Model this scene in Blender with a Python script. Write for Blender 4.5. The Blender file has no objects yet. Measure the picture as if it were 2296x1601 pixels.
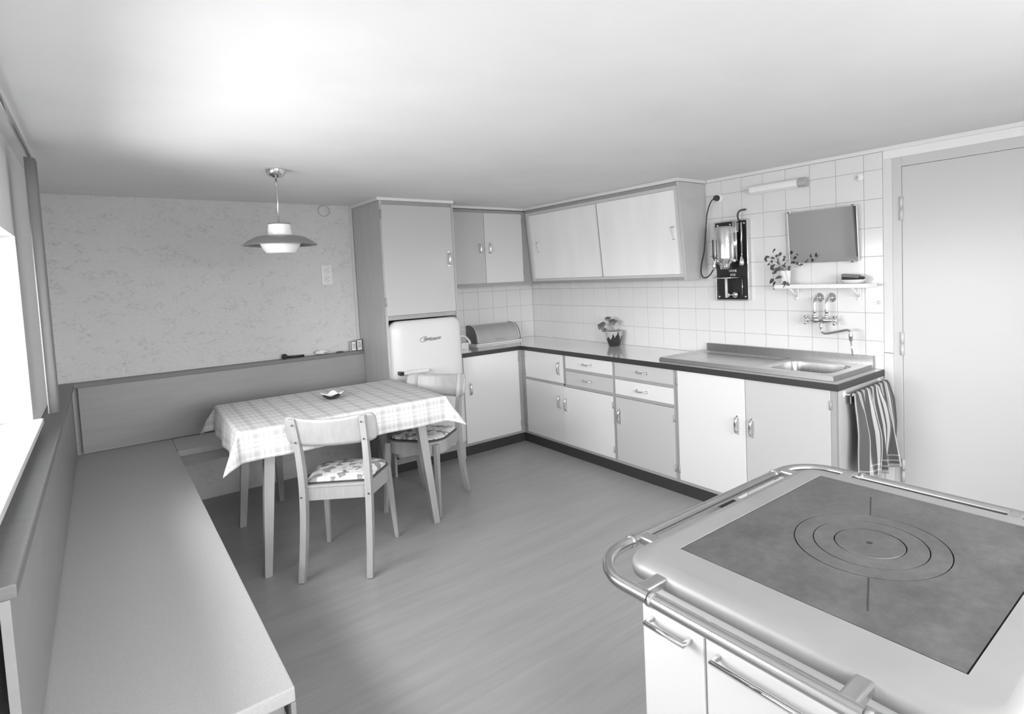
import bpy, bmesh, math, random
from mathutils import Vector, Matrix, Euler

random.seed(7)
PI = math.pi
scene = bpy.context.scene
COL = scene.collection

# ------------------------------------------------------------------ camera
W, H = 2296.0, 1601.0
FPX, CX, CY = 1281.275, 1283.84, 690.25
YAW, PITCH, ROLL = 0.8811, -0.0594, -0.0426
CAM = Vector((-3.1737, -4.4364, 1.384))
Fv = Vector((math.cos(YAW)*math.cos(PITCH), math.sin(YAW)*math.cos(PITCH), math.sin(PITCH)))
R0 = Vector((math.sin(YAW), -math.cos(YAW), 0))
U0 = R0.cross(Fv)
Rv = math.cos(ROLL)*R0 + math.sin(ROLL)*U0
Uv = -math.sin(ROLL)*R0 + math.cos(ROLL)*U0
cd = bpy.data.cameras.new('camera')
cam = bpy.data.objects.new('camera', cd)
COL.objects.link(cam)
cd.sensor_fit = 'HORIZONTAL'; cd.sensor_width = 36.0
cd.lens = FPX/W*36.0
cd.shift_x = (W/2-CX)/W
cd.shift_y = (CY-H/2)/W
cd.clip_start = 0.02
M = Matrix((Rv, Uv, -Fv)).transposed().to_4x4()
M.translation = CAM
cam.matrix_world = M
scene.camera = cam

# ------------------------------------------------------------------ world, light, exposure
world = bpy.data.worlds.new('daylight'); scene.world = world
world.use_nodes = True
wn = world.node_tree
bg = wn.nodes.get('Background')
# overcast sky above the horizon, darker ground below it
tcw = wn.nodes.new('ShaderNodeTexCoord'); sxw = wn.nodes.new('ShaderNodeSeparateXYZ'); mrw = wn.nodes.new('ShaderNodeMapRange')
mrw.inputs['From Min'].default_value = -.04; mrw.inputs['From Max'].default_value = .04
mrw.inputs['To Min'].default_value = .44; mrw.inputs['To Max'].default_value = 1.0
wn.links.new(tcw.outputs['Generated'], sxw.inputs[0]); wn.links.new(sxw.outputs[2], mrw.inputs['Value'])
ccw = wn.nodes.new('ShaderNodeCombineColor')
for i in range(3): wn.links.new(mrw.outputs['Result'], ccw.inputs[i])
wn.links.new(ccw.outputs[0], bg.inputs['Color'])
bg.inputs['Strength'].default_value = 20.5

def window_portal(name, loc, rot, sx, sy):
    l = bpy.data.lights.new(name, 'AREA'); l.shape = 'RECTANGLE'
    l.size = sx; l.size_y = sy
    l.cycles.is_portal = True
    o = bpy.data.objects.new(name, l); COL.objects.link(o)
    o.location = loc; o.rotation_euler = rot
    return o
# daylight enters by the left-wall window and an unseen fill window added behind the camera
window_portal('window_portal', (-3.58, -2.415, 1.255), (0, -PI/2, 0), 0.71, 1.87)
window_portal('fill_window_portal', (-2.095, -5.48, 1.355), (PI/2, 0, 0), 2.29, 1.01)
scene.view_settings.view_transform = 'Standard'
scene.view_settings.look = 'None'
scene.view_settings.gamma = 1.0
scene.view_settings.use_curve_mapping = False
scene.view_settings.exposure = 0.0

# ------------------------------------------------------------------ materials
def newmat(name):
    m = bpy.data.materials.new(name); m.use_nodes = True
    nt = m.node_tree; b = nt.nodes['Principled BSDF']
    return m, nt, b
def g(v): return (v, v, v, 1)
def mat(name, v, rough=.5, metal=0., spec=.5, coat=0., bump=0., bscale=40., var=0., vscale=6., stretch=None):
    m, nt, b = newmat(name)
    b.inputs['Base Color'].default_value = g(v)
    b.inputs['Roughness'].default_value = rough
    b.inputs['Metallic'].default_value = metal
    b.inputs['Specular IOR Level'].default_value = spec
    if coat: b.inputs['Coat Weight'].default_value = coat; b.inputs['Coat Roughness'].default_value = .08
    if var or bump:
        tc = nt.nodes.new('ShaderNodeTexCoord'); mp = nt.nodes.new('ShaderNodeMapping')
        nt.links.new(tc.outputs['Object'], mp.inputs['Vector'])
        if stretch: mp.inputs['Scale'].default_value = stretch
    if var:
        n = nt.nodes.new('ShaderNodeTexNoise'); n.inputs['Scale'].default_value = vscale; n.inputs['Detail'].default_value = 6
        nt.links.new(mp.outputs['Vector'], n.inputs['Vector'])
        r = nt.nodes.new('ShaderNodeMapRange')
        r.inputs['From Min'].default_value = .3; r.inputs['From Max'].default_value = .7
        r.inputs['To Min'].default_value = v*(1-var); r.inputs['To Max'].default_value = min(1, v*(1+var))
        nt.links.new(n.outputs['Fac'], r.inputs['Value']); nt.links.new(r.outputs['Result'], b.inputs['Base Color'])
    if bump:
        n2 = nt.nodes.new('ShaderNodeTexNoise'); n2.inputs['Scale'].default_value = bscale; n2.inputs['Detail'].default_value = 4
        nt.links.new(mp.outputs['Vector'], n2.inputs['Vector'])
        bp = nt.nodes.new('ShaderNodeBump'); bp.inputs['Strength'].default_value = bump; bp.inputs['Distance'].default_value = .002
        nt.links.new(n2.outputs['Fac'], bp.inputs['Height']); nt.links.new(bp.outputs['Normal'], b.inputs['Normal'])
    return m

class NT:
    """small node-graph helper: value expressions"""
    def __init__(s, nt): s.nt = nt
    def m(s, op, a, b=None, c=None):
        n = s.nt.nodes.new('ShaderNodeMath'); n.operation = op
        for i, v in enumerate((a, b, c)):
            if v is None: continue
            if isinstance(v, (int, float)): n.inputs[i].default_value = v
            else: s.nt.links.new(v, n.inputs[i])
        return n.outputs[0]
    def rng(s, v, a, b, c, d):
        n = s.nt.nodes.new('ShaderNodeMapRange')
        n.inputs['From Min'].default_value = a; n.inputs['From Max'].default_value = b
        n.inputs['To Min'].default_value = c; n.inputs['To Max'].default_value = d
        s.nt.links.new(v, n.inputs['Value']); return n.outputs['Result']
    def noise(s, vec, scale, detail=3, rough=.5):
        n = s.nt.nodes.new('ShaderNodeTexNoise'); n.inputs['Scale'].default_value = scale
        n.inputs['Detail'].default_value = detail; n.inputs['Roughness'].default_value = rough
        if vec is not None: s.nt.links.new(vec, n.inputs['Vector'])
        return n.outputs['Fac']
    def coord(s, kind='Object', scale=(1, 1, 1), rot=(0, 0, 0)):
        tc = s.nt.nodes.new('ShaderNodeTexCoord'); mp = s.nt.nodes.new('ShaderNodeMapping')
        mp.inputs['Scale'].default_value = scale; mp.inputs['Rotation'].default_value = rot
        s.nt.links.new(tc.outputs[kind], mp.inputs['Vector']); return mp.outputs['Vector']
    def xyz(s, vec):
        n = s.nt.nodes.new('ShaderNodeSeparateXYZ'); s.nt.links.new(vec, n.inputs[0]); return n.outputs
    def grey(s, v):
        n = s.nt.nodes.new('ShaderNodeCombineColor')
        for i in range(3): s.nt.links.new(v, n.inputs[i])
        return n.outputs[0]
    def bump(s, b, h, st, dist=.002):
        bp = s.nt.nodes.new('ShaderNodeBump'); bp.inputs['Strength'].default_value = st; bp.inputs['Distance'].default_value = dist
        s.nt.links.new(h, bp.inputs['Height']); s.nt.links.new(bp.outputs['Normal'], b.inputs['Normal'])

def m_wallpaper():
    m, nt, b = newmat('wallpaper'); k = NT(nt)
    v = k.coord('Object', (1, 1, 1.6))
    n1 = k.noise(v, 17, 3, .6); n2 = k.noise(v, 40, 3)
    # thin broken squiggles: narrow band of a noise field, gated by another noise
    d = k.m('ABSOLUTE', k.m('SUBTRACT', n1, .5))
    line = k.rng(d, .006, .02, 1, 0)
    gate = k.rng(k.noise(v, 9, 2), .5, .56, 0, 1)
    mark = k.m('MULTIPLY', line, gate)
    fine = k.rng(n2, .3, .7, -.02, .02)
    val = k.m('ADD', k.m('SUBTRACT', .62, k.m('MULTIPLY', mark, .13)), fine)
    nt.links.new(k.grey(val), b.inputs['Base Color']); b.inputs['Roughness'].default_value = .75
    b.inputs['Specular IOR Level'].default_value = .25
    k.bump(b, mark, .3)
    return m
def m_floor():
    m, nt, b = newmat('linoleum'); k = NT(nt)
    v = k.coord('Object', (.8, 6, 1), (0, 0, .05)); v2 = k.coord('Object', (1.6, 22, 1), (0, 0, .05))
    n1 = k.noise(v, 2.2, 5, .6); n2 = k.noise(v2, 2.5, 4, .6)
    val = k.m('ADD', k.rng(n1, .25, .75, .295, .36), k.rng(n2, .3, .7, -.012, .012))
    nt.links.new(k.grey(val), b.inputs['Base Color'])
    b.inputs['Roughness'].default_value = .34; b.inputs['Specular IOR Level'].default_value = .4
    return m
def m_plaid():
    m, nt, b = newmat('plaid_cotton'); k = NT(nt)
    u = k.xyz(k.coord('UV'))
    def bands(c, per, off):
        t = k.m('FRACT', k.m('DIVIDE', k.m('ADD', c, off), per))
        a = k.m('MULTIPLY', k.m('GREATER_THAN', t, .62), k.m('LESS_THAN', t, .86))
        l = k.m('MULTIPLY', k.m('GREATER_THAN', t, .12), k.m('LESS_THAN', t, .15))
        l2 = k.m('MULTIPLY', k.m('GREATER_THAN', t, .40), k.m('LESS_THAN', t, .43))
        l3 = k.m('MULTIPLY', k.m('GREATER_THAN', t, .90), k.m('LESS_THAN', t, .925))
        thin = k.m('ADD', k.m('ADD', l, l2), l3)
        return k.m('ADD', k.m('MULTIPLY', a, .11), k.m('MULTIPLY', thin, .15))
    s = k.m('ADD', bands(u[0], .085, .02), bands(u[1], .085, .035))
    w = k.noise(k.coord('UV', (1, 1, 1)), 60, 3)
    val = k.m('ADD', k.m('SUBTRACT', .66, s), k.rng(w, .3, .7, -.010, .010))
    nt.links.new(k.grey(val), b.inputs['Base Color']); b.inputs['Roughness'].default_value = .85
    b.inputs['Specular IOR Level'].default_value = .2
    k.bump(b, k.noise(k.coord('UV'), 34, 3), .5, .004)
    return m
def m_towel():
    m, nt, b = newmat('striped_towelling'); k = NT(nt)
    u = k.xyz(k.coord('UV'))
    x = u[0]
    t = k.m('FRACT', k.m('MULTIPLY', x, 8.0))
    dark = k.m('MULTIPLY', k.m('GREATER_THAN', t, .34), k.m('LESS_THAN', t, .80))
    t2 = k.m('FRACT', k.m('MULTIPLY', x, 32.0))
    thin = k.m('LESS_THAN', t2, .3)
    val = k.m('SUBTRACT', k.m('SUBTRACT', .52, k.m('MULTIPLY', dark, .42)), k.m('MULTIPLY', k.m('MULTIPLY', thin, k.m('SUBTRACT', 1, dark)), .42))
    # cross bands near the hem
    y = u[1]
    band = k.m('ADD', k.m('MULTIPLY', k.m('GREATER_THAN', y, .865), k.m('LESS_THAN', y, .88)), k.m('MULTIPLY', k.m('GREATER_THAN', y, .92), k.m('LESS_THAN', y, .935)))
    val = k.m('ADD', val, k.m('MULTIPLY', band, .16))
    hem = k.m('GREATER_THAN', y, .965)
    val = k.m('ADD', k.m('MULTIPLY', val, k.m('SUBTRACT', 1, k.m('MULTIPLY', hem, .55))), k.m('MULTIPLY', hem, .25))
    nt.links.new(k.grey(val), b.inputs['Base Color']); b.inputs['Roughness'].default_value = .95
    b.inputs['Specular IOR Level'].default_value = .1
    return m
def m_cushion(name, seed):
    m, nt, b = newmat(name); k = NT(nt)
    v = k.coord('Object', (1, 1, .2), (0, 0, seed))
    vo = nt.nodes.new('ShaderNodeTexVoronoi'); vo.inputs['Scale'].default_value = 38
    nt.links.new(v, vo.inputs['Vector'])
    sep = nt.nodes.new('ShaderNodeSeparateColor'); nt.links.new(vo.outputs['Color'], sep.inputs[0])
    a = k.m('GREATER_THAN', sep.outputs[0], .62)
    n = k.noise(v, 30, 4)
    val = k.m('SUBTRACT', k.m('SUBTRACT', .72, k.m('MULTIPLY', a, .40)), k.rng(n, .45, .75, 0, .22))
    nt.links.new(k.grey(val), b.inputs['Base Color']); b.inputs['Roughness'].default_value = .9
    b.inputs['Specular IOR Level'].default_value = .15
    return m
def m_dripglaze():
    m, nt, b = newmat('drip_glaze'); k = NT(nt)
    v = k.coord('Object', (1, 1, 1)); o = k.xyz(v)
    n = k.noise(k.coord('Object', (34, 34, 3)), 1.0, 2)
    h = k.m('ADD', o[2], k.rng(n, .3, .7, -.045, .03))
    f = k.rng(h, .068, .076, 0, 1)
    val = k.m('ADD', k.m('MULTIPLY', f, .42), k.m('MULTIPLY', k.m('SUBTRACT', 1, f), .03))
    nt.links.new(k.grey(val), b.inputs['Base Color']); b.inputs['Roughness'].default_value = .12
    return m
def m_iron():
    m, nt, b = newmat('cast_iron_plate'); k = NT(nt)
    v = k.coord('Object'); n = k.noise(v, 9, 6, .7); n2 = k.noise(k.coord('Object', (1, 1, 1)), 45, 5, .7)
    val = k.m('ADD', k.rng(n, .3, .7, .15, .24), k.rng(n2, .3, .75, -.02, .03))
    nt.links.new(k.grey(val), b.inputs['Base Color']); b.inputs['Metallic'].default_value = .75
    nt.links.new(k.rng(n, .3, .7, .38, .52), b.inputs['Roughness'])
    k.bump(b, n2, .12, .001)
    return m

MT = dict(
    wallpaper=m_wallpaper(), floor=m_floor(), plaid=m_plaid(), towel=m_towel(),
    cushion=m_cushion('printed_cotton', .6), cushion_b=m_cushion('printed_cotton_dark', 1.7), glaze=m_dripglaze(), iron=m_iron(),
    ceiling=mat('ceiling_plaster', .80, .8, spec=.2, bump=.25, bscale=14, var=.03, vscale=2.5),
    plaster=mat('plaster', .80, .8, spec=.2, bump=.2, bscale=30),
    tile=mat('glazed_tile', .72, .14, spec=.5),
    grout=mat('grout', .42, .9, spec=.1),
    white_trim=mat('white_gloss_trim', .74, .3), door_paint=mat('cream_door_paint', .55, .32),
    frame=mat('grey_painted_wood', .33, .38, var=.05, vscale=12, stretch=(1, 1, .2)),
    panel=mat('grey_side_panel', .46, .34, var=.07, vscale=10, stretch=(3, 3, .4)),
    door_white=mat('white_laminate', .69, .3),
    door_grey=mat('pale_grey_laminate', .50, .3),
    door_grey_lifted=mat('lifted_grey_laminate', .64, .3),  # same grey as the other doors, lightened to offset weak light in the corner
    door_soft=mat('soft_white_laminate', .90, .24, var=.03, vscale=3, stretch=(1, 3, .5)),
    inner=mat('light_wood_frame', .58, .4),
    dark_gap=mat('dark_gap', .03, .8),
    kick=mat('black_plinth', .035, .45),
    worktop=mat('worktop_laminate', .88, .09, spec=.75, coat=.8, var=.03, vscale=30),
    edge=mat('dark_worktop_edge', .035, .35),
    steel=mat('stainless_steel', .62, .30, metal=1., var=.08, vscale=8, stretch=(1, 12, 1)),
    steel_dark=mat('darkened_steel', .42, .30, metal=1., var=.1, vscale=20, stretch=(1, 8, 1)),
    chrome=mat('chrome', .80, .07, metal=1.),
    nickel=mat('nickel', .68, .2, metal=1.),
    handle=mat('pale_bow_handle', .75, .2), letter=mat('grey_metal_lettering', .16, .3, metal=.4), bright=mat('bright_metal_handle', .86, .16, metal=1.), satin=mat('satin_chrome', .72, .16, metal=1.),
    enamel=mat('white_enamel', .64, .28),
    mirror=mat('mirror_glass', .86, .015, metal=1.),
    black=mat('black_lacquer', .018, .3),
    rubber=mat('dark_rubber', .04, .5),
    brush=mat('dark_bristle', .035, .9, bump=.6, bscale=300),
    porcelain=mat('porcelain', .78, .15),
    wood=mat('pale_beech', .36, .38, var=.07, vscale=10, stretch=(6, 6, .6)),
    wood_leg=mat('beech_leg', .36, .42, var=.06, vscale=10, stretch=(6, 6, .6)),
    bench=mat('grey_bench_panel', .27, .42, var=.05, vscale=8, stretch=(.5, 1, 4)),
    bench_edge=mat('bench_ledge_wood', .16, .45, var=.08, vscale=10, stretch=(.6, 8, 8)),
    woven=mat('woven_seat_cover', .44, .8, spec=.2, bump=.5, bscale=260, var=.05, vscale=180),
    lampshade=mat('grey_lacquered_shade', .19, .3),
    opal=mat('opal_glass', .84, .18),
    leaf=mat('leaf_green', .08, .45, var=.2, vscale=30),
    leaf_pale=mat('geranium_leaf', .20, .6, var=.25, vscale=60),
    stem=mat('stem', .28, .6),
    soil=mat('soil', .03, .95),
    breadfront=mat('breadbox_rolltop', .42, .3, var=.06, vscale=14),
    breadend=mat('breadbox_end', .14, .45),
    bread_trim=mat('breadbox_trim', .72, .25),
    stove_top=mat('stove_enamel_grey', .30, .50, metal=.25, spec=.35, var=.08, vscale=5),
    paper=mat('white_paper', .75, .8, bump=.4, bscale=60),
    box_print=mat('printed_card', .42, .6, var=.5, vscale=50),
    card_dark=mat('dark_card', .09, .6),
    curtain=mat('dark_curtain', .22, .9, spec=.1),
    glass=None,
)
def m_glass():
    m = bpy.data.materials.new('window_glass'); m.use_nodes = True; nt = m.node_tree
    nt.nodes.remove(nt.nodes['Principled BSDF'])
    tr = nt.nodes.new('ShaderNodeBsdfTransparent'); gl = nt.nodes.new('ShaderNodeBsdfGlossy'); gl.inputs['Roughness'].default_value = .02
    mx = nt.nodes.new('ShaderNodeMixShader'); lw = nt.nodes.new('ShaderNodeFresnel'); lw.inputs['IOR'].default_value = 1.2
    nt.links.new(lw.outputs[0], mx.inputs[0]); nt.links.new(tr.outputs[0], mx.inputs[1]); nt.links.new(gl.outputs[0], mx.inputs[2])
    nt.links.new(mx.outputs[0], nt.nodes['Material Output'].inputs[0])
    return m
MT['glass'] = m_glass()

# ------------------------------------------------------------------ mesh helpers
class MB:
    def __init__(s):
        s.bm = bmesh.new(); s.uv = None; s.smooth = False
    def add(s, verts, faces):
        vs = [s.bm.verts.new(v) for v in verts]
        for f in faces:
            try: s.bm.faces.new([vs[i] for i in f])
            except ValueError: pass
        return vs
    def hexa(s, p, bev=0.):
        """p: 8 corners, first 4 a loop, last 4 the opposite loop"""
        t = bmesh.new()
        vs = [t.verts.new(v) for v in p]
        for f in ((0, 1, 2, 3), (7, 6, 5, 4), (0, 4, 5, 1), (1, 5, 6, 2), (2, 6, 7, 3), (3, 7, 4, 0)):
            t.faces.new([vs[i] for i in f])
        bmesh.ops.recalc_face_normals(t, faces=t.faces[:])
        if bev: bmesh.ops.bevel(t, geom=t.edges[:], offset=bev, segments=2, profile=.6, affect='EDGES')
        me = bpy.data.meshes.new('t'); t.to_mesh(me); t.free(); s.bm.from_mesh(me); bpy.data.meshes.remove(me)
        return s
    def box(s, x0, x1, y0, y1, z0, z1, bev=0.):
        return s.hexa([(x0, y0, z0), (x1, y0, z0), (x1, y1, z0), (x0, y1, z0), (x0, y0, z1), (x1, y0, z1), (x1, y1, z1), (x0, y1, z1)], bev)
    def prism(s, poly, axis, a, b, bev=0.):
        """poly: 2-D loop in the two other axes (cyclic order), extruded along axis from a to b"""
        def P(q, t):
            if axis == 0: return (t, q[0], q[1])
            if axis == 1: return (q[0], t, q[1])
            return (q[0], q[1], t)
        t = bmesh.new(); n = len(poly)
        lo = [t.verts.new(P(q, a)) for q in poly]; hi = [t.verts.new(P(q, b)) for q in poly]
        t.faces.new(lo); t.faces.new(hi[::-1])
        for i in range(n): t.faces.new([lo[i], hi[i], hi[(i+1) % n], lo[(i+1) % n]])
        bmesh.ops.recalc_face_normals(t, faces=t.faces[:])
        if bev:
            ed = [e for e in t.edges if len(e.link_faces) == 2 and e.calc_face_angle() > .6]
            bmesh.ops.bevel(t, geom=ed, offset=bev, segments=2, profile=.6, affect='EDGES')
        me = bpy.data.meshes.new('t'); t.to_mesh(me); t.free(); s.bm.from_mesh(me); bpy.data.meshes.remove(me)
        return s
    def ring_prism(s, outer, inner, z0, z1):
        n = len(outer)
        v = [(p[0], p[1], z0) for p in outer]+[(p[0], p[1], z1) for p in outer]+[(p[0], p[1], z0) for p in inner]+[(p[0], p[1], z1) for p in inner]
        f = []
        for i in range(n):
            j = (i+1) % n
            f += [(i, j, n+j, n+i), (2*n+j, 2*n+i, 3*n+i, 3*n+j), (n+i, n+j, 3*n+j, 3*n+i), (j, i, 2*n+i, 2*n+j)]
        s.add(v, f); return s
    def tube(s, path, r, seg=10, closed=False, sq=None):
        """r: radius or list of radii; sq=(a,b): half-axes of an elliptical section instead of a circle"""
        pts = [Vector(p) for p in path]; n = len(pts)
        tang = []
        for i in range(n):
            if closed: d = pts[(i+1) % n]-pts[i-1]
            elif i == 0: d = pts[1]-pts[0]
            elif i == n-1: d = pts[-1]-pts[-2]
            else: d = (pts[i+1]-pts[i]).normalized()+(pts[i]-pts[i-1]).normalized()
            tang.append(d.normalized())
        ref = Vector((0, 0, 1))
        if abs(tang[0].dot(ref)) > .9: ref = Vector((1, 0, 0))
        nrm = (ref-tang[0]*ref.dot(tang[0])).normalized()
        rings = []
        for i in range(n):
            nrm = (nrm-tang[i]*nrm.dot(tang[i])).normalized(); bi = tang[i].cross(nrm)
            rr = r[i] if isinstance(r, (list, tuple)) else r
            a, b2 = (rr, rr) if not sq else (sq[0]*rr, sq[1]*rr)
            rings.append([s.bm.verts.new(pts[i]+nrm*(a*math.cos(2*PI*k/seg))+bi*(b2*math.sin(2*PI*k/seg))) for k in range(seg)])
        m = n if closed else n-1
        for i in range(m):
            A, B = rings[i], rings[(i+1) % n]
            for k in range(seg):
                f = s.bm.faces.new([A[k], A[(k+1) % seg], B[(k+1) % seg], B[k]]); f.smooth = True
        if not closed:
            s.bm.faces.new(rings[0][::-1]); s.bm.faces.new(rings[-1])
        return s
    def lathe(s, prof, c=(0, 0, 0), axis='z', seg=32, func=None, smooth=True, frac=1.0):
        """prof: list of (r, h). axis direction for h."""
        c = Vector(c); rings = []
        ax = {'z': (Vector((1, 0, 0)), Vector((0, 1, 0)), Vector((0, 0, 1))),
              'x': (Vector((0, 1, 0)), Vector((0, 0, 1)), Vector((1, 0, 0))),
              '-x': (Vector((0, 1, 0)), Vector((0, 0, 1)), Vector((-1, 0, 0))),
              'y': (Vector((1, 0, 0)), Vector((0, 0, 1)), Vector((0, 1, 0))),
              '-y': (Vector((1, 0, 0)), Vector((0, 0, 1)), Vector((0, -1, 0)))}[axis]
        for (r, h) in prof:
            if r < 1e-6: rings.append([s.bm.verts.new(c+ax[2]*(func(0, h, 0)[1] if func else h))])
            else:
                row = []
                for k in range(seg):
                    a = 2*PI*k/seg
                    rr, hh = (r, h) if not func else func(r, h, a)
                    row.append(s.bm.verts.new(c+ax[0]*(rr*math.cos(a))+ax[1]*(rr*math.sin(a))+ax[2]*hh))
                rings.append(row)
        for A, B in zip(rings[:-1], rings[1:]):
            if len(A) == 1 and len(B) == 1: continue
            for k in range(seg):
                j = (k+1) % seg
                if len(A) == 1: f = s.bm.faces.new([A[0], B[j], B[k]])
                elif len(B) == 1: f = s.bm.faces.new([A[k], A[j], B[0]])
                else: f = s.bm.faces.new([A[k], A[j], B[j], B[k]])
                f.smooth = smooth
        return s
    def cyl(s, a, b, r, seg=16):
        return s.tube([a, b], r, seg)
    def disc(s, c, r, h, axis='z', seg=24, bev=0.):
        if bev: p = [(0, 0), (r-bev*.3, 0), (r, bev*.5), (r, h-bev), (r-bev, h), (0, h)]
        else: p = [(0, 0), (r, 0), (r, h), (0, h)]
        return s.lathe(p, c, axis, seg, smooth=False)
    def grid(s, fn, nu, nv, uvfn=None):
        """fn(i/nu, j/nv) -> point"""
        uvl = s.bm.loops.layers.uv.verify() if uvfn else None
        V = [[s.bm.verts.new(fn(i/nu, j/nv)) for j in range(nv+1)] for i in range(nu+1)]
        for i in range(nu):
            for j in range(nv):
                idx = ((i, j), (i+1, j), (i+1, j+1), (i, j+1))
                f = s.bm.faces.new([V[a][b] for a, b in idx]); f.smooth = True
                if uvfn:
                    for l, (a, b) in zip(f.loops, idx): l[uvl].uv = uvfn(a/nu, b/nv)
        return s
    def xf(s, mtx):
        bmesh.ops.transform(s.bm, matrix=mtx, verts=s.bm.verts[:]); return s
    def mesh(s, name, m, normals=True):
        if normals: bmesh.ops.recalc_face_normals(s.bm, faces=s.bm.faces[:])
        me = bpy.data.meshes.new(name); s.bm.to_mesh(me); s.bm.free()
        if m: me.materials.append(MT[m] if isinstance(m, str) else m)
        return me
    def build(s, name, m, parent=None, label=None, normals=True, local=False):
        return link(name, s.mesh(name, m, normals), parent, label, local)

def link(name, me, parent=None, label=None, local=False):
    o = bpy.data.objects.new(name, me); COL.objects.link(o)
    if parent is not None:
        o.parent = parent
        if not local: o.matrix_parent_inverse = origin(parent).inverted()
    if label: o['label'] = label
    return o
def origin(o):
    """accumulated matrix of things built in this script (all part objects sit at world coordinates)"""
    m = Matrix.Identity(4)
    chain = []
    while o is not None: chain.append(o); o = o.parent
    for q in reversed(chain):
        m = m @ q.matrix_parent_inverse @ (Matrix.Translation(q.location) @ q.rotation_euler.to_matrix().to_4x4())
    return m
def thing(name, label, cat, loc=(0, 0, 0), rotz=0., group=None):
    o = bpy.data.objects.new(name, None); COL.objects.link(o)
    o.empty_display_size = .05
    o.location = loc; o.rotation_euler = (0, 0, rotz)
    o['label'] = label; o['category'] = cat
    if group: o['group'] = group
    return o
def tag(o, label, cat, group=None):
    o['label'] = label; o['category'] = cat
    if group: o['group'] = group
    return o
def struct(o, label=None, cat=None):
    o['kind'] = 'structure'
    if label: o['label'] = label
    if cat: o['category'] = cat
    return o
def arc(c, r, a0, a1, n, plane='xy', h=0.):
    out = []
    for i in range(n+1):
        a = a0+(a1-a0)*i/n; u, v = c[0]+r*math.cos(a), c[1]+r*math.sin(a)
        out.append((u, v, h) if plane == 'xy' else ((u, h, v) if plane == 'xz' else (h, u, v)))
    return out
def smooth_path(pts, n=6, closed=False):
    """Catmull-Rom through pts"""
    P = [Vector(p) for p in pts]; out = []
    m = len(P)
    for i in range(m-1):
        p0 = P[max(0, i-1)]; p1 = P[i]; p2 = P[i+1]; p3 = P[min(m-1, i+2)]
        for k in range(n):
            t = k/n
            out.append(.5*((2*p1)+(p2-p0)*t+(2*p0-5*p1+4*p2-p3)*t*t+(3*p1-p0-3*p2+p3)*t**3))
    out.append(P[-1]); return out
def round_poly(pts, radii, n=8):
    out = []; m = len(pts)
    for i in range(m):
        p = Vector(pts[i]); a = (Vector(pts[i-1])-p); b = (Vector(pts[(i+1) % m])-p)
        r = radii[i] if isinstance(radii, (list, tuple)) else radii
        a.normalize(); b.normalize()
        ang = a.angle(b); d = r/math.tan(ang/2)
        s, e = p+a*d, p+b*d; c = p+(a+b).normalized()*(r/math.sin(ang/2))
        v0 = s-c; v1 = e-c
        a0 = math.atan2(v0.y, v0.x); a1 = math.atan2(v1.y, v1.x); da = (a1-a0+PI) % (2*PI)-PI
        for k in range(n+1):
            t = a0+da*k/n; out.append((c.x+r*math.cos(t), c.y+r*math.sin(t)))
    return out

# ================================================================== the room
ZC = 1.968; XL = -3.40; YF = -5.30
struct(MB().box(XL-.25, .25, YF-.25, .25, -.12, 0).build('floor', 'floor'), 'grey streaked linoleum kitchen floor')
struct(MB().box(XL-.25, .25, YF-.25, .25, ZC, ZC+.12).build('ceiling', 'ceiling'), 'low pale plastered ceiling')
wall_back = struct(MB().box(XL-.25, .25, 0.0, .25, 0, ZC).build('wall_back', 'wallpaper'), 'grey patterned wallpaper wall behind the table')
wall_right = struct(MB().box(0.0, .25, -3.166, -.0, 0, ZC).build('wall_right', 'plaster'), 'white tiled wall behind the sink')
DY0, DY1, DZ = -3.215, -4.02, 1.855
w = MB()
w.box(0.0, .25, DY1-.05, YF-.25, 0, ZC); w.box(0, .25, DY1-.05, -3.166, DZ+.05, ZC)
struct(w.build('wall_door_side', 'plaster'), 'pale plaster wall around the door')
wy0, wy1, wz0, wz1 = -3.35, -1.48, .90, 1.61
w = MB()
w.box(XL-.25, XL, YF-.25, wy0, 0, ZC); w.box(XL-.25, XL, wy1, .0, 0, ZC)
w.box(XL-.25, XL, wy0, wy1, 0, wz0); w.box(XL-.25, XL, wy0, wy1, wz1, ZC)
struct(w.build('wall_left', 'plaster'), 'plain pale window wall beside the corner bench')
fx0, fx1, rz0, rz1 = -3.24, -.95, .85, 1.86
w = MB()
w.box(XL, fx0, YF-.25, YF, 0, ZC); w.box(fx1, 0, YF-.25, YF, 0, ZC); w.box(fx0, fx1, YF-.25, YF, 0, rz0); w.box(fx0, fx1, YF-.25, YF, rz1, ZC)
struct(w.build('wall_front', 'plaster'), 'pale plaster wall behind the camera')

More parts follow.
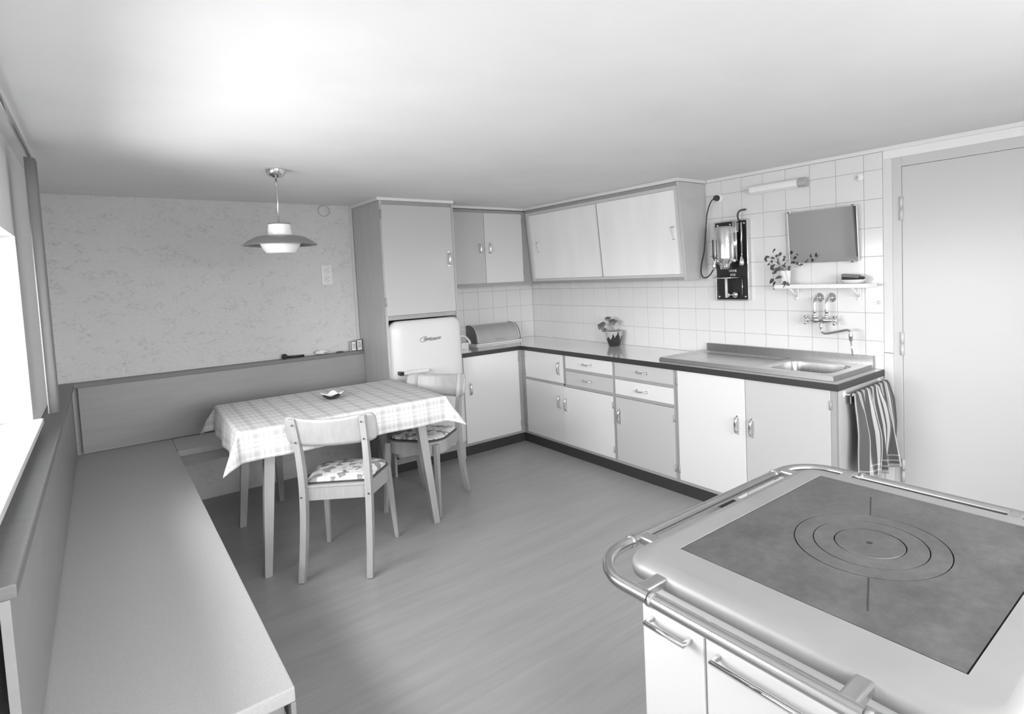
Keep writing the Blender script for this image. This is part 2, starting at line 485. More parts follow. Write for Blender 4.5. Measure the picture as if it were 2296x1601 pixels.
def window(name, label, horizontal, wz0, wz1):
    t = thing(name, label, 'window', (0, 0, 0)); t['kind'] = 'structure'
    def B(mb, a0, a1, d0, d1, z0, z1):      # a along the wall, d depth
        if horizontal: mb.box(a0, a1, d0, d1, z0, z1, .003)
        else: mb.box(d0, d1, a0, a1, z0, z1, .003)
        return mb
    a0, a1 = (fx0, fx1) if horizontal else (wy0, wy1)
    d0, d1 = (YF-.16, YF-.11) if horizontal else (XL-.16, XL-.11)
    fr = MB()
    B(fr, a0, a0+.05, d0, d1, wz0, wz1); B(fr, a1-.05, a1, d0, d1, wz0, wz1)
    B(fr, a0+.05, a1-.05, d0, d1, wz0, wz0+.05); B(fr, a0+.05, a1-.05, d0, d1, wz1-.05, wz1)
    mid = (a0+a1)/2; B(fr, mid-.03, mid+.03, d0, d1, wz0+.05, wz1-.05)
    fr.build('window_frame', 'white_trim', t)
    dm = (d0+d1)/2
    for (p, q) in ((a0+.05, mid-.03), (mid+.03, a1-.05)):
        B(MB(), p, q, dm-.003, dm+.003, wz0+.05, wz1-.05).build('pane', 'glass', t)
    sl = MB()
    if horizontal: sl.box(a0+.001, a1-.001, YF-.105, YF+.03, wz0+.0005, wz0+.022, .004)
    else: sl.box(XL-.105, XL+.03, a0+.001, a1-.001, wz0+.0005, wz0+.022, .004)
    sl.build('window_sill', 'white_trim', t)
    return t
window('window_1', 'white framed double window in the left wall', False, wz0, wz1)
window('fill_window', 'wide white framed double window added behind the camera for fill light', True, rz0, rz1)  # unseen window, added to bring fill light from behind

# curtain hanging beside the window (seen only as a dark strip in the mirror)
ct = thing('curtain', 'dark curtain hanging from a rail beside the left window', 'curtain', (XL+.06, -1.46, .95))
c = MB()
c.grid(lambda u, v: (XL+.06+.014*math.sin(u*18), -1.42-.10*u, 1.90-.96*v), 40, 6)
co = c.build('curtain_fabric', 'curtain', ct)
sm = co.modifiers.new('thick', 'SOLIDIFY'); sm.thickness = .003
MB().cyl((XL+.06, -1.33, 1.91), (XL+.06, -2.9, 1.91), .008, 10).build('curtain_rail', 'nickel', ct)

# ---- tiles: each one a piece of its wall
H0 = .808; TG = .0018
rows = [H0, H0+.15, H0+.30, H0+.45, H0+.60, H0+.75, H0+.90, H0+1.05, 1.946]
_tc = {}
def tile_mesh(w_, h_):
    k = (round(w_, 4), round(h_, 4))
    if k not in _tc:
        _tc[k] = MB().box(-w_/2, w_/2, -.004, .004, -h_/2, h_/2, .0012).mesh('tile', 'tile')
    return _tc[k]
def tile(wall, c, w_, h_, rotz):
    o = bpy.data.objects.new('tile', tile_mesh(w_-TG, h_-TG)); COL.objects.link(o)
    o.parent = wall; o.location = c; o.rotation_euler = (0, 0, rotz)
    return o
# grout bed behind the tiles
MB().box(-.0045, 0, -3.166, 0, H0-.03, 1.95).build('grout_bed', 'grout', wall_right)
MB().box(-1.09, -.0045, -.0045, 0, H0-.03, 1.40).build('grout_bed', 'grout', wall_back)
ys = [0.004]+[-.135-.15*k for k in range(13)]+[-2.047, -2.172, -2.322, -2.472, -2.622, -2.772, -2.922, -3.072, -3.166]
ys[0] = -.0075
for i in range(len(ys)-1):
    a, b_ = ys[i], ys[i+1]
    for j in range(len(rows)-1):
        z0, z1 = rows[j], rows[j+1]
        if a > -1.9 and z0 > 1.30: continue          # behind the sliding-door cupboard
        tile(wall_right, (-.005, (a+b_)/2, (z0+z1)/2), a-b_, z1-z0, PI/2)
for i in range(8):
    for j in range(4):
        x1_, x0_ = -.15*i, -.15*(i+1)
        if i == 7: x0_ = -1.088
        if x1_-x0_ < .02: continue
        if i == 0: x1_ = -.0095
        tile(wall_back, ((x0_+x1_)/2, -.005, (rows[j]+rows[j+1])/2), x1_-x0_, .15, 0)

# ---- trims
struct(MB().box(-.014, 0, -4.9, -2.058, 1.947, ZC, .003).build('trim_1', 'white_trim'), 'white strip between tiles and ceiling')
struct(MB().box(-1.675, -1.6545, -.012, 0, .90, ZC, .002).build('trim_2', 'inner'), 'pale edge strip between wallpaper and tall cupboard')

# ---- door
d = thing('door_1', 'white panelled door with barrel hinges beside the sink', 'door', (0, DY0, 0)); d['kind'] = 'structure'
MB().box(-.006, .12, -3.211, -3.1665, .90, DZ+.05, .002).build('door_casing', mat('casing_paint', .66, .45), d)
MB().box(-.008, .12, -3.211, -3.1665, 0, .898, .002).build('plinth_block', bpy.data.materials['casing_paint'], d)
MB().box(-.004, .12, -3.2545, -3.2112, 0, DZ+.05, .002).build('door_frame', 'door_paint', d)
MB().box(-.004, .12, DY1-.05, -3.2546, DZ+.0015, DZ+.05, .002).build('door_frame', 'door_paint', d)
MB().box(-.012, .12, DY1-.05, DY1-.002, 0, DZ+.003, .003).build('door_frame', 'door_paint', d)
MB().box(0.0, .042, DY1, -3.2555, .005, DZ, .003).build('door_leaf', 'door_paint', d)
for z in (1.645, .952, .285):
    h = MB(); h.cyl((-.006, -3.254, z-.06), (-.006, -3.254, z-.002), .0085, 12); h.cyl((-.006, -3.254, z+.002), (-.006, -3.254, z+.06), .0085, 12)
    h.build('hinge', 'door_paint', d)
MB().box(-.009, 0, -3.97, -3.93, .95, 1.13, .003).build('lock_plate', 'nickel', d)
MB().tube([(-.009, -3.95, 1.07), (-.05, -3.95, 1.07), (-.055, -3.94, 1.07), (-.055, -3.84, 1.07)], .008, 10).build('door_handle', 'nickel', d)

# ================================================================== handles
def bow_handle(parent, c, n, length=.088, vertical=True, out=.024, m='bright'):
    """arched strap handle; n = outward unit normal (axis-aligned); c = centre on the door face"""
    n = Vector(n); up = Vector((0, 0, 1)); side = up.cross(n)
    L = up if vertical else side
    c = Vector(c); h = MB(); path = []
    for i in range(13):
        a = PI*i/12
        s_ = -math.cos(a); o_ = math.sin(a)**.55
        path.append(c+L*(s_*length/2)+n*(.001+o_*out))
    h.tube(path, 1., 10, sq=(.005, .0092))
    for s_ in (-1, 1): h.tube([c+L*(s_*length/2), c+L*(s_*length/2)+n*.003], .009, 12)
    return h.build('handle', m, parent)
def hinge_barrel(parent, p, half=.022, m='frame'):
    return MB().cyl((p[0], p[1], p[2]-half), (p[0], p[1], p[2]+half), .006, 10).build('hinge', m, parent)

# ================================================================== base cupboards
XB = -.505; FT = .018                      # face plane of the run along the tiled wall
def front_x(name, y0, y1, z0, z1, m, parent):
    return MB().box(XB-.004, XB+.014, y1, y0, z0, z1, .0018).build(name, m, parent)
def unit_B(name, label, y0, y1, stiles, rails, top=.772):
    t = thing(name, label, 'cabinet', (XB/2, (y0+y1)/2, 0), group='base cupboards along the tiled wall')
    b = MB(); b.box(XB+.02, -.012, y1+.001, y0-.001, .075, top, .001)
    b.build('carcass', 'panel', t)
    for (a, b_, z0, z1) in stiles: MB().box(XB, XB+.018, b_, a, z0, z1, .001).build('stile', 'frame', t)
    for (a, b_, z0, z1) in rails: MB().box(XB, XB+.018, b_, a, z0, z1, .001).build('rail', 'frame', t)
    return t
NX = (-1, 0, 0)
# unit 1, in the corner
t = unit_B('base_cupboard', 'corner base cupboard with a white door above a pale grey door', -.507, -1.074,
           [(-.507, -.558, .075, .772), (-1.056, -1.074, .54, .772)], [(-.558, -1.074, .535, .553), (-.558, -1.074, .075, .094)])
o = front_x('door', -.558, -1.056, .555, .772, 'door_white', t); bow_handle(o, (XB-.004, -1.014, .666), NX)
for z in (.74, .59): hinge_barrel(o, (XB-.004, -.560, z))
o = front_x('door', -.560, -1.054, .095, .534, 'door_grey_lifted', t); bow_handle(o, (XB-.004, -1.008, .406), NX)
for z in (.47, .16): hinge_barrel(o, (XB-.004, -.560, z))
# unit 2, drawers
t = unit_B('base_cupboard', 'base cupboard with white over grey drawers and a white door', -1.076, -1.612,
           [(-1.076, -1.091, .535, .772), (-1.597, -1.612, .075, .772)], [(-1.091, -1.597, .657, .676), (-1.091, -1.597, .535, .554), (-1.076, -1.597, .075, .094)])
o = front_x('drawer', -1.091, -1.599, .677, .772, 'door_white', t); bow_handle(o, (XB-.004, -1.340, .725), NX, vertical=False)
o = front_x('drawer', -1.091, -1.599, .555, .656, 'door_grey', t); bow_handle(o, (XB-.004, -1.340, .607), NX, vertical=False)
o = front_x('door', -1.056, -1.597, .095, .532, 'door_white', t); bow_handle(o, (XB-.004, -1.088, .396), NX)
for z in (.47, .16): hinge_barrel(o, (XB-.004, -1.599, z))
# unit 3, drawers
t = unit_B('base_cupboard', 'base cupboard with grey over white drawers and a pale grey door', -1.614, -2.156,
           [(-1.614, -1.628, .075, .772), (-2.140, -2.156, .075, .772)], [(-1.628, -2.140, .657, .676), (-1.628, -2.140, .535, .554), (-1.628, -2.140, .075, .094)])
o = front_x('drawer', -1.627, -2.141, .677, .772, 'door_grey', t); bow_handle(o, (XB-.004, -1.882, .727), NX, vertical=False)
o = front_x('drawer', -1.627, -2.141, .555, .656, 'door_white', t); bow_handle(o, (XB-.004, -1.876, .603), NX, vertical=False)
o = front_x('door', -1.627, -2.141, .095, .533, 'door_grey', t); bow_handle(o, (XB-.004, -1.664, .403), NX)
for z in (.47, .16): hinge_barrel(o, (XB-.004, -2.143, z))
# sink unit
t = unit_B('sink_cupboard', 'wide sink cupboard with one white and one pale grey door', -2.158, -3.146,
           [(-2.158, -2.174, .075, .772), (-3.120, -3.146, .0, .772)], [(-2.174, -3.120, .075, .094), (-2.174, -3.120, .755, .7725)], top=.66)
o = front_x('door', -2.175, -2.646, .095, .772, 'door_white', t); bow_handle(o, (XB-.004, -2.596, .511), NX)
for z in (.70, .16): hinge_barrel(o, (XB-.004, -2.174, z))
o = front_x('door', -2.649, -3.119, .095, .772, 'door_grey', t); bow_handle(o, (XB-.004, -2.688, .510), NX)
for z in (.70, .16): hinge_barrel(o, (XB-.004, -3.121, z))
MB().box(-.486, -.012, -3.148, -3.146, .0, .772, .0005).build('end_panel', 'door_grey', t)

# unit on the back wall
YA = -.505
t = thing('base_cupboard', 'base cupboard with one tall grey door between refrigerator and corner', 'cabinet', (-.79, YA/2, 0))
b = MB(); b.box(-1.084, -.488, YA+.02, -.012, .075, .772, .001); b.build('carcass', 'panel', t)
MB().box(-1.084, -1.052, YA, YA+.018, .075, .772, .001).build('stile', 'frame', t)
MB().box(-.542, -.488, YA, YA+.018, .075, .772, .001).build('stile', 'frame', t)
MB().box(-1.052, -.542, YA, YA+.018, .075, .095, .001).build('rail', 'frame', t)
o = MB().box(-1.051, -.541, YA-.004, YA+.014, .096, .772, .0018).build('door', 'door_white', t)
bow_handle(o, (-1.003, YA-.004, .520), (0, -1, 0))
for z in (.70, .16): hinge_barrel(o, (-.540, YA-.004, z))

# continuous plinth
k = MB(); k.box(-.498, -.02, -3.118, -.50, 0, .0745); k.box(-1.085, -.498, -.498, -.02, 0, .0745)
tag(k.build('plinth', 'kick'), 'black plinth board under the base cupboards', 'plinth')

# worktop
t = thing('worktop', 'L-shaped pale glossy worktop with a dark front edge', 'worktop', (-.26, -1.6, .775))
lp = [(-1.086, -.008), (-.009, -.008), (-.009, -3.158), (-.519, -3.158), (-.519, -.519), (-1.086, -.519)]
wt = MB(); wt.prism([(-1.086, -.008), (-.009, -.008), (-.009, -2.690), (-.519, -2.690), (-.519, -.519), (-1.086, -.519)], 2, .774, .808)
for q in ((-.519, -.428, -3.158, -2.690), (-.104, -.009, -3.158, -2.690), (-.428, -.104, -3.158, -3.088)): wt.box(q[0], q[1], q[2], q[3], .774, .808)
bmesh.ops.remove_doubles(wt.bm, verts=wt.bm.verts[:], dist=1e-5)
wt.build('worktop_surface', 'worktop', t)
e = MB()
ep = [(-1.086, -.5191), (-1.086, -.526), (-.526, -.526), (-.526, -3.166), (-.009, -3.166), (-.009, -3.1581), (-.5191, -3.1581), (-.5191, -.5191)]
e.prism(ep, 2, .775, .8085, .0015); e.build('edge_strip', 'edge', t)

# ================================================================== stainless sink
t = thing('kitchen_sink', 'stainless steel sink top with drainboard and one basin', 'sink', (-.24, -2.55, .808))
SX0, SX1, SY0, SY1, SZ = -.462, -.012, -3.112, -2.0, .832
bx0, bx1, by0, by1 = -.405, -.125, -3.065, -2.715
def rrect(x0, x1, y0, y1, r, n=6):
    return round_poly([(x0, y0), (x1, y0), (x1, y1), (x0, y1)], r, n)
rim = rrect(bx0, bx1, by0, by1, .05)
# deck: polygon with the basin opening, built as a ring from the opening outward to a rectangle
c0 = Vector(((bx0+bx1)/2, (by0+by1)/2))
def to_rect(p, x0, x1, y0, y1):
    dx, dy = p[0]-c0.x, p[1]-c0.y; s_ = 1e9
    if dx > 1e-9: s_ = min(s_, (x1-c0.x)/dx)
    if dx < -1e-9: s_ = min(s_, (x0-c0.x)/dx)
    if dy > 1e-9: s_ = min(s_, (y1-c0.y)/dy)
    if dy < -1e-9: s_ = min(s_, (y0-c0.y)/dy)
    return (c0.x+dx*s_, c0.y+dy*s_)
DY = -2.69                                             # deck around the basin ends here, drainboard begins
corners = [(SX0, SY0), (SX1-.02, SY0), (SX1-.02, DY), (SX0, DY)]
dense = []
for i in range(len(rim)):
    a, b_ = rim[i], rim[(i+1) % len(rim)]
    for q in range(4): dense.append((a[0]+(b_[0]-a[0])*q/4, a[1]+(b_[1]-a[1])*q/4))
out = [to_rect(p, SX0, SX1-.02, SY0, DY) for p in dense]
for cc in corners:
    i = min(range(len(out)), key=lambda q: (out[q][0]-cc[0])**2+(out[q][1]-cc[1])**2); out[i] = cc
dk = MB(); n_ = len(dense)
v_ = [(p[0], p[1], SZ) for p in out]+[(p[0], p[1], SZ-.0005) for p in dense]+[(p[0]*.985+c0.x*.015, p[1]*.985+c0.y*.015, SZ-.008) for p in dense]
f_ = []
for i in range(n_):
    j = (i+1) % n_; f_ += [(i, j, n_+j, n_+i), (n_+i, n_+j, 2*n_+j, 2*n_+i)]
dk.add(v_, f_)
# drainboard: recessed tray with a raised border and long grooves
def tray(u, v):
    y = DY+(SY1-DY)*u; x = SX0+(SX1-.02-SX0)*v
    dx = min(x-SX0, SX1-.02-x); dy = min(SY1-y, y-DY)
    dd = min(dx, dy)
    z = SZ
    if dd > .03: z -= .010*min(1, (dd-.03)/.007)
    return (x, y, z)
dk.grid(tray, 60, 46)
# vertical skirts
zb = .8095
o = dk.build('drainboard', 'steel', t, normals=True)
sk = MB()
sk.add([(SX0, SY0, SZ), (SX0, SY1, SZ), (SX0-.006, SY1+.0, zb), (SX0-.006, SY0-.006, zb), (SX1-.02, SY0, SZ), (SX1-.02, SY0-.006, zb), (SX1-.02, SY1, SZ), (SX1-.02, SY1+.006, zb), (SX0-.006, SY1+.006, zb)],
       [(0, 1, 8, 3), (0, 3, 5, 4), (1, 6, 7, 8)])
sk.build('skirt', mat('darkened_satin_steel', .30, .45, metal=1.), t)  # skirt steel darkened in colour to mute the bright window reflection
bs = MB()
prof = [(1., -.006), (.97, -.05), (.95, -.12), (.90, -.142), (.75, -.148), (.25, -.152)]
lv = []
for s_, h_ in prof: lv.append([bs.bm.verts.new((c0.x+(p[0]-c0.x)*s_*.985, c0.y+(p[1]-c0.y)*s_*.985, SZ+h_)) for p in dense])
for A, B in zip(lv[:-1], lv[1:]):
    for i in range(n_):
        j = (i+1) % n_; f = bs.bm.faces.new([A[i], A[j], B[j], B[i]]); f.smooth = True
bs.bm.faces.new(lv[-1])
bs.build('basin', 'steel_dark', t)  # basin steel darkened so its colour carries the inner shade
MB().lathe([(.0, .004), (.018, .004), (.024, .002), (.026, 0)], (c0.x, c0.y, SZ-.1515), 'z', 20).build('drain', 'chrome', t)
MB().box(-.034, -.012, SY0-.008, -2.040, .8095, .879, .0015).build('upstand', 'steel_dark', t)

# ================================================================== tall cupboard and refrigerator
t = thing('tall_cupboard', 'tall grey cupboard with one door built around the refrigerator', 'cupboard', (-1.37, -.28, 0))
YT = -.55
MB().box(-1.653, -1.636, YT, -.001, 0, 1.945, .001).build('side_panel', 'panel', t)
MB().box(-1.108, -1.0905, YT, -.012, 0, 1.945, .001).build('side_panel', 'panel', t)
MB().box(-1.636, -1.108, YT+.02, -.012, 1.118, 1.945, .001).build('cupboard_body', 'panel', t)
MB().box(-1.636, -1.112, YT, YT+.0195, 1.918, 1.945, .001).build('top_rail', 'frame', t)
MB().box(-1.636, -1.112, YT, YT+.0195, 1.112, 1.142, .001).build('middle_rail', 'frame', t)
MB().box(-1.636, -1.112, YT+.02, YT+.04, .078, .118, .001).build('bottom_rail', 'frame', t)
MB().box(-1.636, -1.112, YT+.07, YT+.09, .0, .078).build('kick_board', 'kick', t)
o = MB().box(-1.646, -1.113, YT-.008, YT-.001, 1.1435, 1.917, .0018).build('door', 'door_grey', t)
bow_handle(o, (-1.151, YT-.008, 1.535), (0, -1, 0))
for z in (1.85, 1.24): hinge_barrel(o, (-1.648, YT-.006, z), .03)
MB().box(-1.672, -1.0905, YT-.014, -.001, 1.9455, ZC-.001, .002).build('cornice', 'white_trim', t)

fr = thing('refrigerator', 'white rounded refrigerator with script lettering under the tall cupboard', 'refrigerator', (-1.37, -.3, .13))
MB().box(-1.628, -1.116, -.50, -.05, .12, 1.08, .02).build('fridge_body', 'enamel', fr)
# bulging door: rounded rectangle front, pillowed
def rr_front(x0, x1, z0, z1, r): return round_poly([(x0, z0), (x1, z0), (x1, z1), (x0, z1)], [r*.5, r*.5, r, r], 10)
dx0, dx1, dz0, dz1 = -1.640, -1.092, .128, 1.103
base = rr_front(dx0, dx1, dz0, dz1, .065); cxm, czm = (dx0+dx1)/2, (dz0+dz1)/2
dm = MB(); L = []
for ins, y in ((0, -.50), (0, -.566), (.004, -.578), (.014, -.588), (.034, -.595), (.08, -.600), (.16, -.603)):
    L.append([dm.bm.verts.new((cxm+(p[0]-cxm)*(1-ins/.274), y, czm+(p[1]-czm)*(1-ins/.487))) for p in base])
for A, B in zip(L[:-1], L[1:]):
    for i in range(len(base)):
        j = (i+1) % len(base); f = dm.bm.faces.new([A[i], A[j], B[j], B[i]]); f.smooth = True
f = dm.bm.faces.new(L[-1]); f.smooth = True; dm.bm.faces.new(L[0][::-1])
door = dm.build('fridge_door', 'enamel', fr)
h = MB(); h.box(-1.585, -1.40, -.648, -.630, .732, .752, .004); h.box(-1.585, -1.56, -.632, -.596, .734, .750, .002); h.box(-1.425, -1.40, -.632, -.598, .734, .750, .002)
h.build('lever_handle', 'bread_trim', door)
MB().box(-1.612, -1.585, -.646, -.594, .729, .755, .004).build('latch', 'black', door)
# script lettering
def text_mesh(s_, size, shear=0., ext=.0006, m='chrome'):
    cu = bpy.data.curves.new('txt', 'FONT'); cu.body = s_; cu.size = size; cu.shear = shear; cu.extrude = ext
    cu.align_x = 'LEFT'; cu.space_character = .92
    to = bpy.data.objects.new('txt', cu); COL.objects.link(to)
    me = bpy.data.meshes.new_from_object(to.evaluated_get(bpy.context.evaluated_depsgraph_get()))
    bpy.data.objects.remove(to); bpy.data.curves.remove(cu)
    me.materials.clear(); me.materials.append(MT[m]); return me
me = text_mesh('Bauknecht', .037, .45, m='letter')
lx = Matrix.Translation((-1.412, -.6045, .952)) @ Euler((PI/2, 0, 0)).to_matrix().to_4x4() @ Matrix.Diagonal((.95, .85, 1, 1))
me.transform(lx); link('lettering', me, door)
ring = [(-1.402+.033*math.cos(a), -.6045, .962+.017*math.sin(a)+.006*math.cos(a)) for a in [2*PI*i/28+.9 for i in range(26)]]
ring += [(-1.36+.02*i, -.6045, .9475+.0015*i) for i in range(5)]
MB().tube(smooth_path(ring, 2), .0016, 6).build('lettering_swash', 'letter', door)

# ================================================================== wall cupboard (two hinged doors)
YW = -.325
t = thing('wall_cupboard', 'grey wall cupboard with two hinged doors above the bread bin', 'cabinet', (-.68, -.16, 1.31))
MB().box(-1.0895, -.012, YW+.02, -.012, 1.311, 1.944, .001).build('cupboard_body', 'panel', t)
MB().box(-1.0895, -.28, YW, YW+.0195, 1.917, 1.938, .001).build('rail', 'frame', t)
MB().box(-1.0895, -.23, YW, YW+.0195, 1.311, 1.336, .001).build('rail', 'frame', t)
MB().box(-.322, -.232, YW, YW+.0195, 1.336, 1.917, .001).build('stile', 'frame', t)
MB().box(-1.0895, -.968, YW, YW+.0195, 1.336, 1.917, .001).build('stile', 'frame', t)
o = MB().box(-1.07, -.699, YW-.006, YW-.0005, 1.3365, 1.916, .0015).build('door', 'door_grey', t); bow_handle(o, (-.745, YW-.006, 1.624), (0, -1, 0))
o = MB().box(-.696, -.323, YW-.006, YW-.0005, 1.3365, 1.916, .0015).build('door', 'door_grey_lifted', t); bow_handle(o, (-.655, YW-.006, 1.624), (0, -1, 0))
for z in (1.85, 1.42): hinge_barrel(o, (-.321, YW-.003, z))
MB().box(-1.0895, -.30, YW-.012, -.012, 1.9455, ZC-.001, .002).build('cornice', 'white_trim', t)

# ================================================================== slanted sliding-door cupboard
t = thing('sliding_door_cupboard', 'slanted wall cupboard with two white sliding doors', 'cabinet', (-.13, -1.18, 1.31))
SA = Vector((-.230, 1.311)); SB = Vector((-.285, 1.944)); up2 = (SB-SA); SL = up2.length; up2.normalize()
n2 = Vector((-up2.y, up2.x)); 
if n2.x > 0: n2 = -n2
def S(y, h, o_): q = SA+up2*h+n2*o_; return (q.x, y, q.y)
def sbox(mb, y0, y1, h0, h1, o0, o1, bev=.001):
    mb.hexa([S(y0, h0, o0), S(y1, h0, o0), S(y1, h1, o0), S(y0, h1, o0), S(y0, h0, o1), S(y1, h0, o1), S(y1, h1, o1), S(y0, h1, o1)], bev); return mb
YS0, YS1 = -.3265, -2.044
q0, q1 = SA-n2*.022, SB-n2*.022
MB().prism([(-.012, 1.311), (q0.x, 1.311), (q1.x, 1.944), (-.012, 1.944)], 1, YS1+.018, YS0).build('cupboard_body', 'panel', t)
MB().prism([(-.0095, 1.311), (SA.x, 1.311), (SB.x, 1.944), (-.0095, 1.944)], 1, YS1, YS1+.0175, .001).build('side_panel', mat('gloss_side_panel', .54, .16), t)
sbox(MB(), YS1+.0178, YS0, 0, .022, -.0215, 0).build('bottom_rail', 'frame', t)
sbox(MB(), YS1+.0178, YS0, SL-.022, SL, -.0215, 0).build('top_rail', 'frame', t)
sbox(MB(), YS0-.012, YS0, .022, SL-.022, -.0215, 0).build('stile', 'frame', t)
a0, a1 = YS0-.012, YS1+.0178
sbox(MB(), a1+.001, a0-.001, .0225, .040, -.0215, .004).build('inner_frame', 'inner', t)
sbox(MB(), a1+.001, a0-.001, SL-.045, SL-.0225, -.0215, .004).build('inner_frame', 'inner', t)
sbox(MB(), a0-.034, a0-.001, .0405, SL-.0455, -.0215, .004).build('inner_frame', 'inner', t)
sbox(MB(), a1+.001, a1+.020, .0405, SL-.0455, -.0215, .004).build('inner_frame', 'inner', t)
d1 = sbox(MB(), -1.262, a0-.036, .041, SL-.046, -.020, -.012).build('sliding_door', 'door_soft', t)
d2 = sbox(MB(), a1+.021, -1.252, .041, SL-.046, -.010, -.002).build('sliding_door', 'door_soft', t)
MB_ = sbox(MB(), -1.2515, -1.247, .041, SL-.046, -.0115, -.002); MB_.build('door_edge', 'dark_gap', d2)
def pull(parent, y, hc, o_):
    m_ = MB()
    m_.hexa([S(y-.012, hc+.036, o_), S(y+.012, hc+.036, o_), S(y+.005, hc-.038, o_), S(y-.009, hc-.038, o_),
             S(y-.012, hc+.036, o_+.010), S(y+.012, hc+.036, o_+.010), S(y+.005, hc-.038, o_+.005), S(y-.009, hc-.038, o_+.005)], .0015)
    hh = m_.build('handle', 'handle', parent)
    sbox(MB(), y-.013, y+.013, hc+.0365, hc+.042, o_, o_+.011, .0008).build('handle_cap', 'frame', hh)
    sbox(MB(), y-.009, y+.005, hc-.043, hc-.0385, o_, o_+.007, .0008).build('handle_cap', 'frame', hh)
pull(d1, -.452, .312, -.012); pull(d2, -1.965, .312, -.002)
MB().prism([(-.0095, 1.9455), (-.298, 1.9455), (-.300, ZC-.001), (-.0095, ZC-.001)], 1, YS1-.012, YS0-.001, .001).build('cornice', 'white_trim', t)

# ================================================================== things on the worktop
# bread bin
t = thing('bread_bin', 'roll-top bread bin with dark ends in the worktop corner', 'bread bin', (-.515, -.105, .808))
def bb(y0=-.192, y1=-.022, zt=.972, zb_=.822, inset=0.):
    pts = [(y1-inset, zb_), (y1-inset, zt-inset)]
    cy, cz, ry, rz = y1-.055, zb_+.012, (y1-.055-y0)-inset, zt-zb_-.012-inset
    for i in range(13):
        a = PI/2+PI/2*i/12; pts.append((cy+ry*math.cos(a), cz+rz*math.sin(a)))
    pts.append((y0+inset, zb_)); return pts
MB().prism(bb(), 0, -.742, -.728, .002).build('end_cap', 'breadend', t)
MB().prism(bb(), 0, -.304, -.290, .002).build('end_cap', 'breadend', t)
MB().prism(bb(inset=.003), 0, -.7278, -.3042).build('roll_top', 'breadfront', t)
for x in (-.728, -.306):
    o_ = [(x, p[0], p[1]) for p in bb(inset=-.001)[1:-1]]
    MB().tube(o_, .0035, 8).build('edge_trim', 'bread_trim', t)
MB().box(-.748, -.284, -.200, -.015, .8085, .8215, .003).build('base_strip', 'bread_trim', t)
MB().box(-.545, -.475, -.203, -.190, .842, .852, .003).build('grip', 'nickel', t)

# kitchen tool beside the refrigerator
t = thing('crank_mincer', 'small metal kitchen machine with a bent crank half behind the refrigerator', 'mincer', (-.91, -.2, .808))
b = MB(); b.lathe([(0, 0), (.035, 0), (.036, .006), (.02, .014), (.018, .07), (.028, .085), (.028, .125), (.02, .13), (0, .13)], (-.915, -.19, .8085), 'z', 20); b.build('stand', 'nickel', t)
MB().box(-.96, -.862, -.215, -.165, .9388, .9435, .002).build('hopper_plate', 'nickel', t)
MB().tube(smooth_path([(-.91, -.20, .905), (-.882, -.21, .908), (-.862, -.215, .900), (-.838, -.22, .872), (-.822, -.222, .848)]), .011, 10).build('crank', 'bread_trim', t)
MB().tube([(-.822, -.222, .848), (-.836, -.224, .838)], .012, 10).build('grip', 'porcelain', t)
MB().box(-.95, -.885, -.31, -.285, .8085, .862, .003).build('clamp_foot', 'bread_trim', t)

# geranium pot
def leaf_mesh(kind, size):
    m_ = MB()
    if kind == 'round':      # lobed round leaf, slightly cupped
        n = 22; c = m_.bm.verts.new((0, size*.35, -.08*size)); rg = []
        for i in range(n):
            a = 2*PI*i/n; rr = size*.5*(1+.10*math.cos(5*a+PI)) * (1-.45*max(0, math.cos(a+PI/2))**12)
            rg.append(m_.bm.verts.new((rr*math.cos(a), size*.45+rr*math.sin(a), .10*size*math.cos(2*a)+.06*size)))
        for i in range(n):
            f = m_.bm.faces.new([c, rg[i], rg[(i+1) % n]]); f.smooth = True
        # underside gives the blade a thickness
        r2 = [m_.bm.verts.new(v.co+Vector((0, 0, -.018*size))) for v in rg]; c2 = m_.bm.verts.new(c.co+Vector((0, 0, -.02*size)))
        for i in range(n):
            j = (i+1) % n; m_.bm.faces.new([c2, r2[j], r2[i]]); m_.bm.faces.new([rg[i], r2[i], r2[j], rg[j]])
    else:                    # pointed leaf with a folded midrib
        n = 7; L_, R_, Mi = [], [], []
        for i in range(n+1):
            t_ = i/n; wd = size*.30*math.sin(PI*t_**.75)**.9 if 0 < t_ < 1 else 0
            dz = -.25*size*t_*t_
            Mi.append(m_.bm.verts.new((0, size*t_, dz)))
            L_.append(m_.bm.verts.new((-wd, size*t_, dz+wd*.35))); R_.append(m_.bm.verts.new((wd, size*t_, dz+wd*.35)))
        for i in range(n):
            for A, B in ((L_, Mi), (Mi, R_)):
                try: f = m_.bm.faces.new([A[i], A[i+1], B[i+1], B[i]]); f.smooth = True
                except ValueError: pass
        bmesh.ops.remove_doubles(m_.bm, verts=m_.bm.verts[:], dist=1e-5)
        ret = bmesh.ops.duplicate(m_.bm, geom=m_.bm.faces[:])
        vs = [e_ for e_ in ret['geom'] if isinstance(e_, bmesh.types.BMVert)]
        bmesh.ops.translate(m_.bm, verts=vs, vec=(0, 0, -.012*size))
    return m_
t = thing('potted_geranium', 'small geranium in a drip-glazed pot on the worktop', 'potted plant', (-.1, -1.205, .808))
pc = (-.100, -1.205, .8085)
pm = MB(); pm.lathe([(0, 0), (.042, 0), (.045, .006), (.058, .045), (.066, .085), (.067, .104), (.073, .108), (.074, .116), (.069, .117), (.064, .110), (.060, .10), (0, .098)], (0, 0, 0), 'z', 40)
po = bpy.data.objects.new('flower_pot', pm.mesh('flower_pot', 'glaze')); COL.objects.link(po); po.parent = t; po.location = (0, 0, .0005)
MB().lathe([(0, .004), (.03, .003), (.0605, 0)], (pc[0], pc[1], .9075), 'z', 24).build('soil', 'soil', t)
